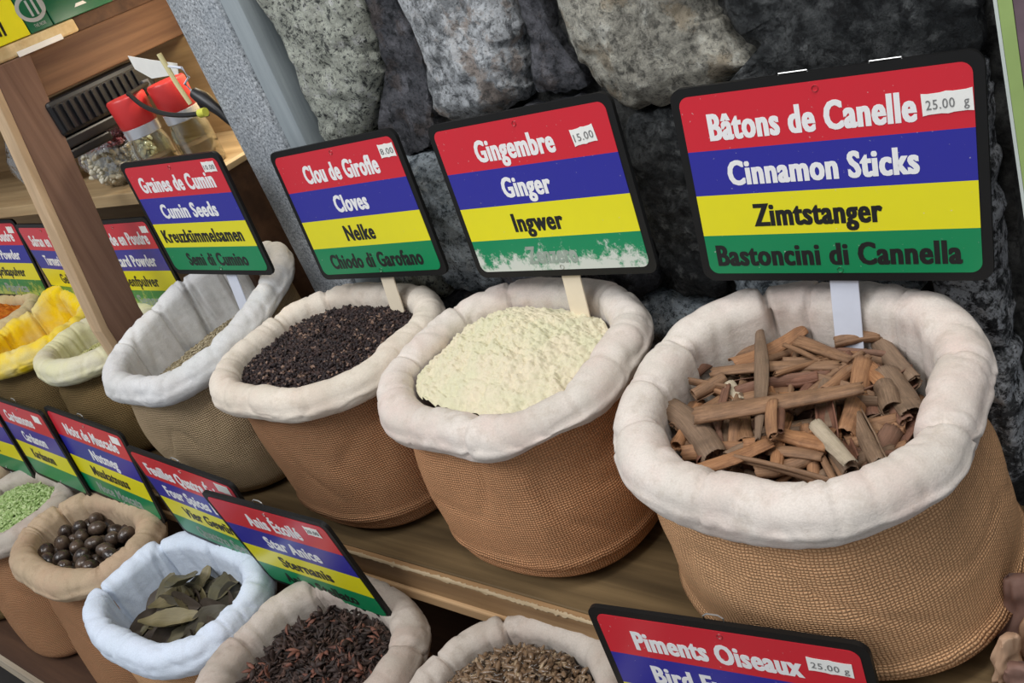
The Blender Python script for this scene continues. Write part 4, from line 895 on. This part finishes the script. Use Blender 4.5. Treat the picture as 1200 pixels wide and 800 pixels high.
MB().tube([(-0.053, -0.299, -0.0622), (-0.051, -0.3088, -0.0622)], .0052, 10).build('yellow_tape', plain('yellow_tape', (0.62, 0.62, 0.08), 0.5), fr, True)
cl_ = empty('clip_lamp', (-0.515, 0.055, 0.205), 'black spring clip with bent white wire beside the rear red-lidded jar', 'clip')
MB().tube([(-.012, 0, .015), (.0, 0, .006), (.018, 0, -.012), (.035, 0, -.038)], [.007, .009, .006, .0025], 10).build('clip_body', BLKM, cl_, True)
MB().tube([(-.004, -.004, .004), (-.003, -.004, -.014)], [.004, .0025], 8).build('clip_lever', BLKM, cl_, True)
MB().tube([(-.012, -.002, .018), (-.018, -.002, .028), (-.004, -.002, .034), (-.008, -.002, .046), (-.034, -.002, .052)], .0016, 8).build('bent_wire', WHITE, cl_, True)
MB().tube([(-.036, -.003, .068), (-.032, -.003, .030), (-.026, -.003, .004)], [.0032, .0030, .0028], 8).build('yellow_rod', plain('cream_rod', (0.72, 0.64, 0.34), 0.5), cl_, True)
pf = MB(); pf.poly([(-.640, 0.066, .279), (-.600, 0.066, .268), (-.548, 0.066, .255), (-.556, 0.066, .243), (-.615, 0.066, .246), (-.640, 0.066, .262)], .0006)
tag(pf.build('folded_paper', PAPER), 'folded white paper sheet stuck above the red-lidded jars', 'paper')
sh = MB(); sh.box(-.75, -.482, .235, .2495, .118, .312); tag(sh.build('plywood_panel', PINE), 'pale plywood panel standing at the back of the cabinet by the pillar', 'panel')
# bags
def bag(loc, rx, ry, h, label, cont_mat, cont_name, zs=0.55):
    r = empty('plastic_bag', loc, label, 'bag'); V = []; F = []; sg, rw = 40, 22
    for i in range(rw+1):
        f = i/rw; k = math.sin(PI*(0.08+0.84*f))**0.45*(1-0.35*f*f)
        for j in range(sg):
            t = 2*PI*j/sg; d = 1+0.10*nz(math.cos(t)*2+loc[0], math.sin(t)*2, f*5)+0.05*nz(math.cos(t)*6, math.sin(t)*6, f*12)
            V.append((rx*k*d*math.cos(t), ry*k*d*math.sin(t)*(1-0.5*f), h*f))
    for i in range(rw):
        for j in range(sg): F.append((i*sg+j, i*sg+(j+1) % sg, (i+1)*sg+(j+1) % sg, (i+1)*sg+j))
    F.append(tuple(range(sg))[::-1])
    link('bag_film', mesh('bag_film', V, F, BAG), r); return r
bg1 = bag((-0.850, 0.095, 0.1133), 0.095, 0.050, 0.105, 'clear plastic bag of white beans beside the front red-lidded jar', None, None)
BE = seed_mat('white_bean', [(0.0, (0.58, 0.50, 0.34)), (0.5, (0.78, 0.72, 0.55)), (1.0, (0.88, 0.85, 0.72))], 0.45, 60)
be = [capsule(0.013, 0.0036, 7, bend=b) for b in (.0012, .0006)]
sp = []
for k in range(620):
    a_ = rng.uniform(0, 2*PI); q = math.sqrt(rng.random()); z = rng.uniform(.006, .052); sp.append((.078*q*math.cos(a_), .039*q*math.sin(a_), z))
V, F = scatter_mesh(be, [(x-.850, y+.095, z+.1133) for x, y, z in sp], rng, .6, .8, 1.1, (0, .001))
stuff_obj('white_beans', V, F, BE, 'pale white beans packed inside the clear plastic bag in the cabinet', 'beans')
PK = [(rng.uniform(-.06, .06)-.850, rng.uniform(-.03, .03)+.095, rng.uniform(.056, .066)+.1133) for _ in range(420)]
V, F = scatter_mesh([capsule(.006, .0024, 6)], PK, rng, .6, .7, 1.1, (0, .002))
stuff_obj('pink_peppercorns', V, F, seed_mat('pink_corn', [(0.0, (0.42, 0.08, 0.10)), (0.5, (0.62, 0.20, 0.24)), (1.0, (0.72, 0.38, 0.40))], 0.5), 'pinkish red peppercorns above the beans in the bag', 'spice')
bg2 = bag((-1.115, 0.105, 0.1133), 0.090, 0.050, 0.13, 'clear plastic bag of red berries left of the wooden post', None, None)
RB = [(rng.uniform(-.055, .055)-1.112, rng.uniform(-.022, .022)+.105, rng.uniform(.012, .046)+.1133) for _ in range(600)]
V, F = scatter_mesh([capsule(.009, .0035, 6)], RB, rng, .6, .8, 1.1, (0, .002))
stuff_obj('red_berries', V, F, seed_mat('red_berry', [(0.0, (0.16, 0.01, 0.012)), (0.5, (0.34, 0.03, 0.03)), (1.0, (0.50, 0.10, 0.08))], 0.4), 'dark red berries in the clear bag left of the post', 'berries')
# tins on the upper plank
def tin(x0, x1, y, h, mat, label, deco):
    r = empty('tea_box', (y, x0, 0.3408), label, 'box', 'tea boxes on the upper plank', (0, 0, PI/2)); MB().box(0, x1-x0, 0, .07, 0, h, .001).build('carton', mat, r); deco(r, x1-x0); return r
def ell(cx, cz, rx, rz, y=-.0006, n=24): return [(cx+rx*math.cos(2*PI*k/n), y, cz+rz*math.sin(2*PI*k/n)) for k in range(n)]
YB = plain('yellow_card', (0.86, 0.80, 0.02), 0.35, var=0.04); GB = plain('green_card', (0.01, 0.13, 0.06), 0.3); GY = plain('grey_print', (0.45, 0.48, 0.48), 0.5)
def d1(r, w_):
    for k in range(5): m = MB(); x = .026+k*.0058; m.poly([(x, -.0006, .013-.001*k), (x+.003, -.0006, .013-.001*k), (x+.0045, -.0006, .030-.001*k), (x+.001, -.0006, .031-.001*k)], .0005); m.build('black_stripe', TB, r)
def d2(r, w_):
    m = MB(); m.poly(ell(w_*.48, .028, .020, .017), .0005); m.build('oval_emblem', GY, r); m = MB(); m.poly(ell(w_*.48, .028, .015, .012, -.0010), .0003); m.build('oval_field', GB, r)
    for k in range(3): MB().box(w_*.36+k*.008, w_*.36+k*.008+.003, -.0016, -.0011, .018, .038).build('emblem_bar', GY, r)
    text_mesh('THE NOIR', w_*.24, w_*.76, .005, .0095, -.0007, GY, r, 0.0)
def d3(r, w_):
    m = MB(); m.poly([(w_*.40, -.0006, .010), (w_*.60, -.0006, .010), (w_*.56, -.0006, .014), (w_*.44, -.0006, .014)], .0005); m.build('white_mark', PAPER, r)
tin(-0.045, 0.036, -0.774, .11, YB, 'bright yellow box with black stripes on the upper plank, beside the post', d1)
tin(0.0375, 0.070, -0.774, .11, GB, 'dark green box with grey oval emblem, between the yellow and the larger green box', d2)
tin(0.0715, 0.165, -0.774, .11, GB, 'wider plain dark green box nearest the pillar on the upper plank', d3)

# ------------------------------------------------------------------ right edge
pr = empty('framed_poster', (0.3405, 0.030, -0.05), 'upright poster board with green border and white edge, at the upper right photo edge', 'poster', None, (0, -0.05, 0))
MB().box(0, .20, 0, .006, 0, .55).build('poster_board', plain('poster_dark', (0.10, 0.07, 0.09), 0.35, var=0.5, scale=30), pr)
MB().box(0, .0075, -.0012, .0, 0, .55).build('green_border', plain('poster_green', (0.34, 0.47, 0.16), 0.4), pr)
MB().box(-.0022, -.0002, -.0014, .006, 0, .55).build('white_edge', plain('poster_edge', (0.62, 0.68, 0.64), 0.5), pr)
MB().box(.0078, .11, -.0006, -.0001, .02, .53).build('picture_print', plain('poster_print', (0.16, 0.11, 0.13), 0.4, var=0.9, scale=18), pr)
# bark slabs beside the largest sack
bm_ = [m_wood('bark_purple_brown', (0.15, 0.08, 0.06), (0.33, 0.20, 0.16), axis='Z', scale=0.7), m_wood('bark_tan', (0.40, 0.24, 0.15), (0.62, 0.43, 0.29), axis='Z', scale=0.7)]
for i, (x, y, h, wd, rz, lx, ly, mt, lab) in enumerate([(0.338, -0.095, .060, .014, 0.5, .10, .12, 0, 'dark purple-brown slab of bark standing beside the largest sack'), (0.352, -0.112, .062, .013, -.3, .05, .05, 1, 'tan slab of bark behind the darker ones at the lower right corner'), (0.334, -0.128, .040, .010, .9, .12, .0, 1, 'short tan bark strip at the foot of the dark slab'), (0.350, -0.138, .034, .013, .2, -.15, -.1, 0, 'short curled dark bark piece at the lower right corner'), (0.366, -0.085, .080, .013, 1.2, .0, .1, 0, 'tallest dark bark strip at the right photo edge')]):
    V = []; F = []; sg, rw = 24, 22
    for r_ in range(rw+1):
        f = r_/rw
        for k in range(sg):
            t = 2*PI*k/sg; rr = wd*(0.55+0.45*math.sin(PI*min(1, .25+.7*f)))*(1+0.55*nz(math.cos(t)*1.6+i*4, math.sin(t)*1.6, f*2.4)+.25*nz(math.cos(t)*4, math.sin(t)*4+i, f*3))
            V.append(Vector((rr*math.cos(t)+lx*h*f*.8, rr*.45*math.sin(t)+ly*h*f*.8+.006*nz(f*3, i, 2), h*f+.004*nz(t, f, i)*(f > .9))))
    for r_ in range(rw):
        for k in range(sg): F.append((r_*sg+k, r_*sg+(k+1) % sg, (r_+1)*sg+(k+1) % sg, (r_+1)*sg+k))
    F.append(tuple(range(sg))[::-1]); F.append(tuple(range(rw*sg, rw*sg+sg)))
    tag(link('bark_slab', mesh('bark_slab', V, F, bm_[mt]), None, (x, y, -0.2475), (0, 0, rz)), lab, 'bark', 'bark slabs beside the largest sack')
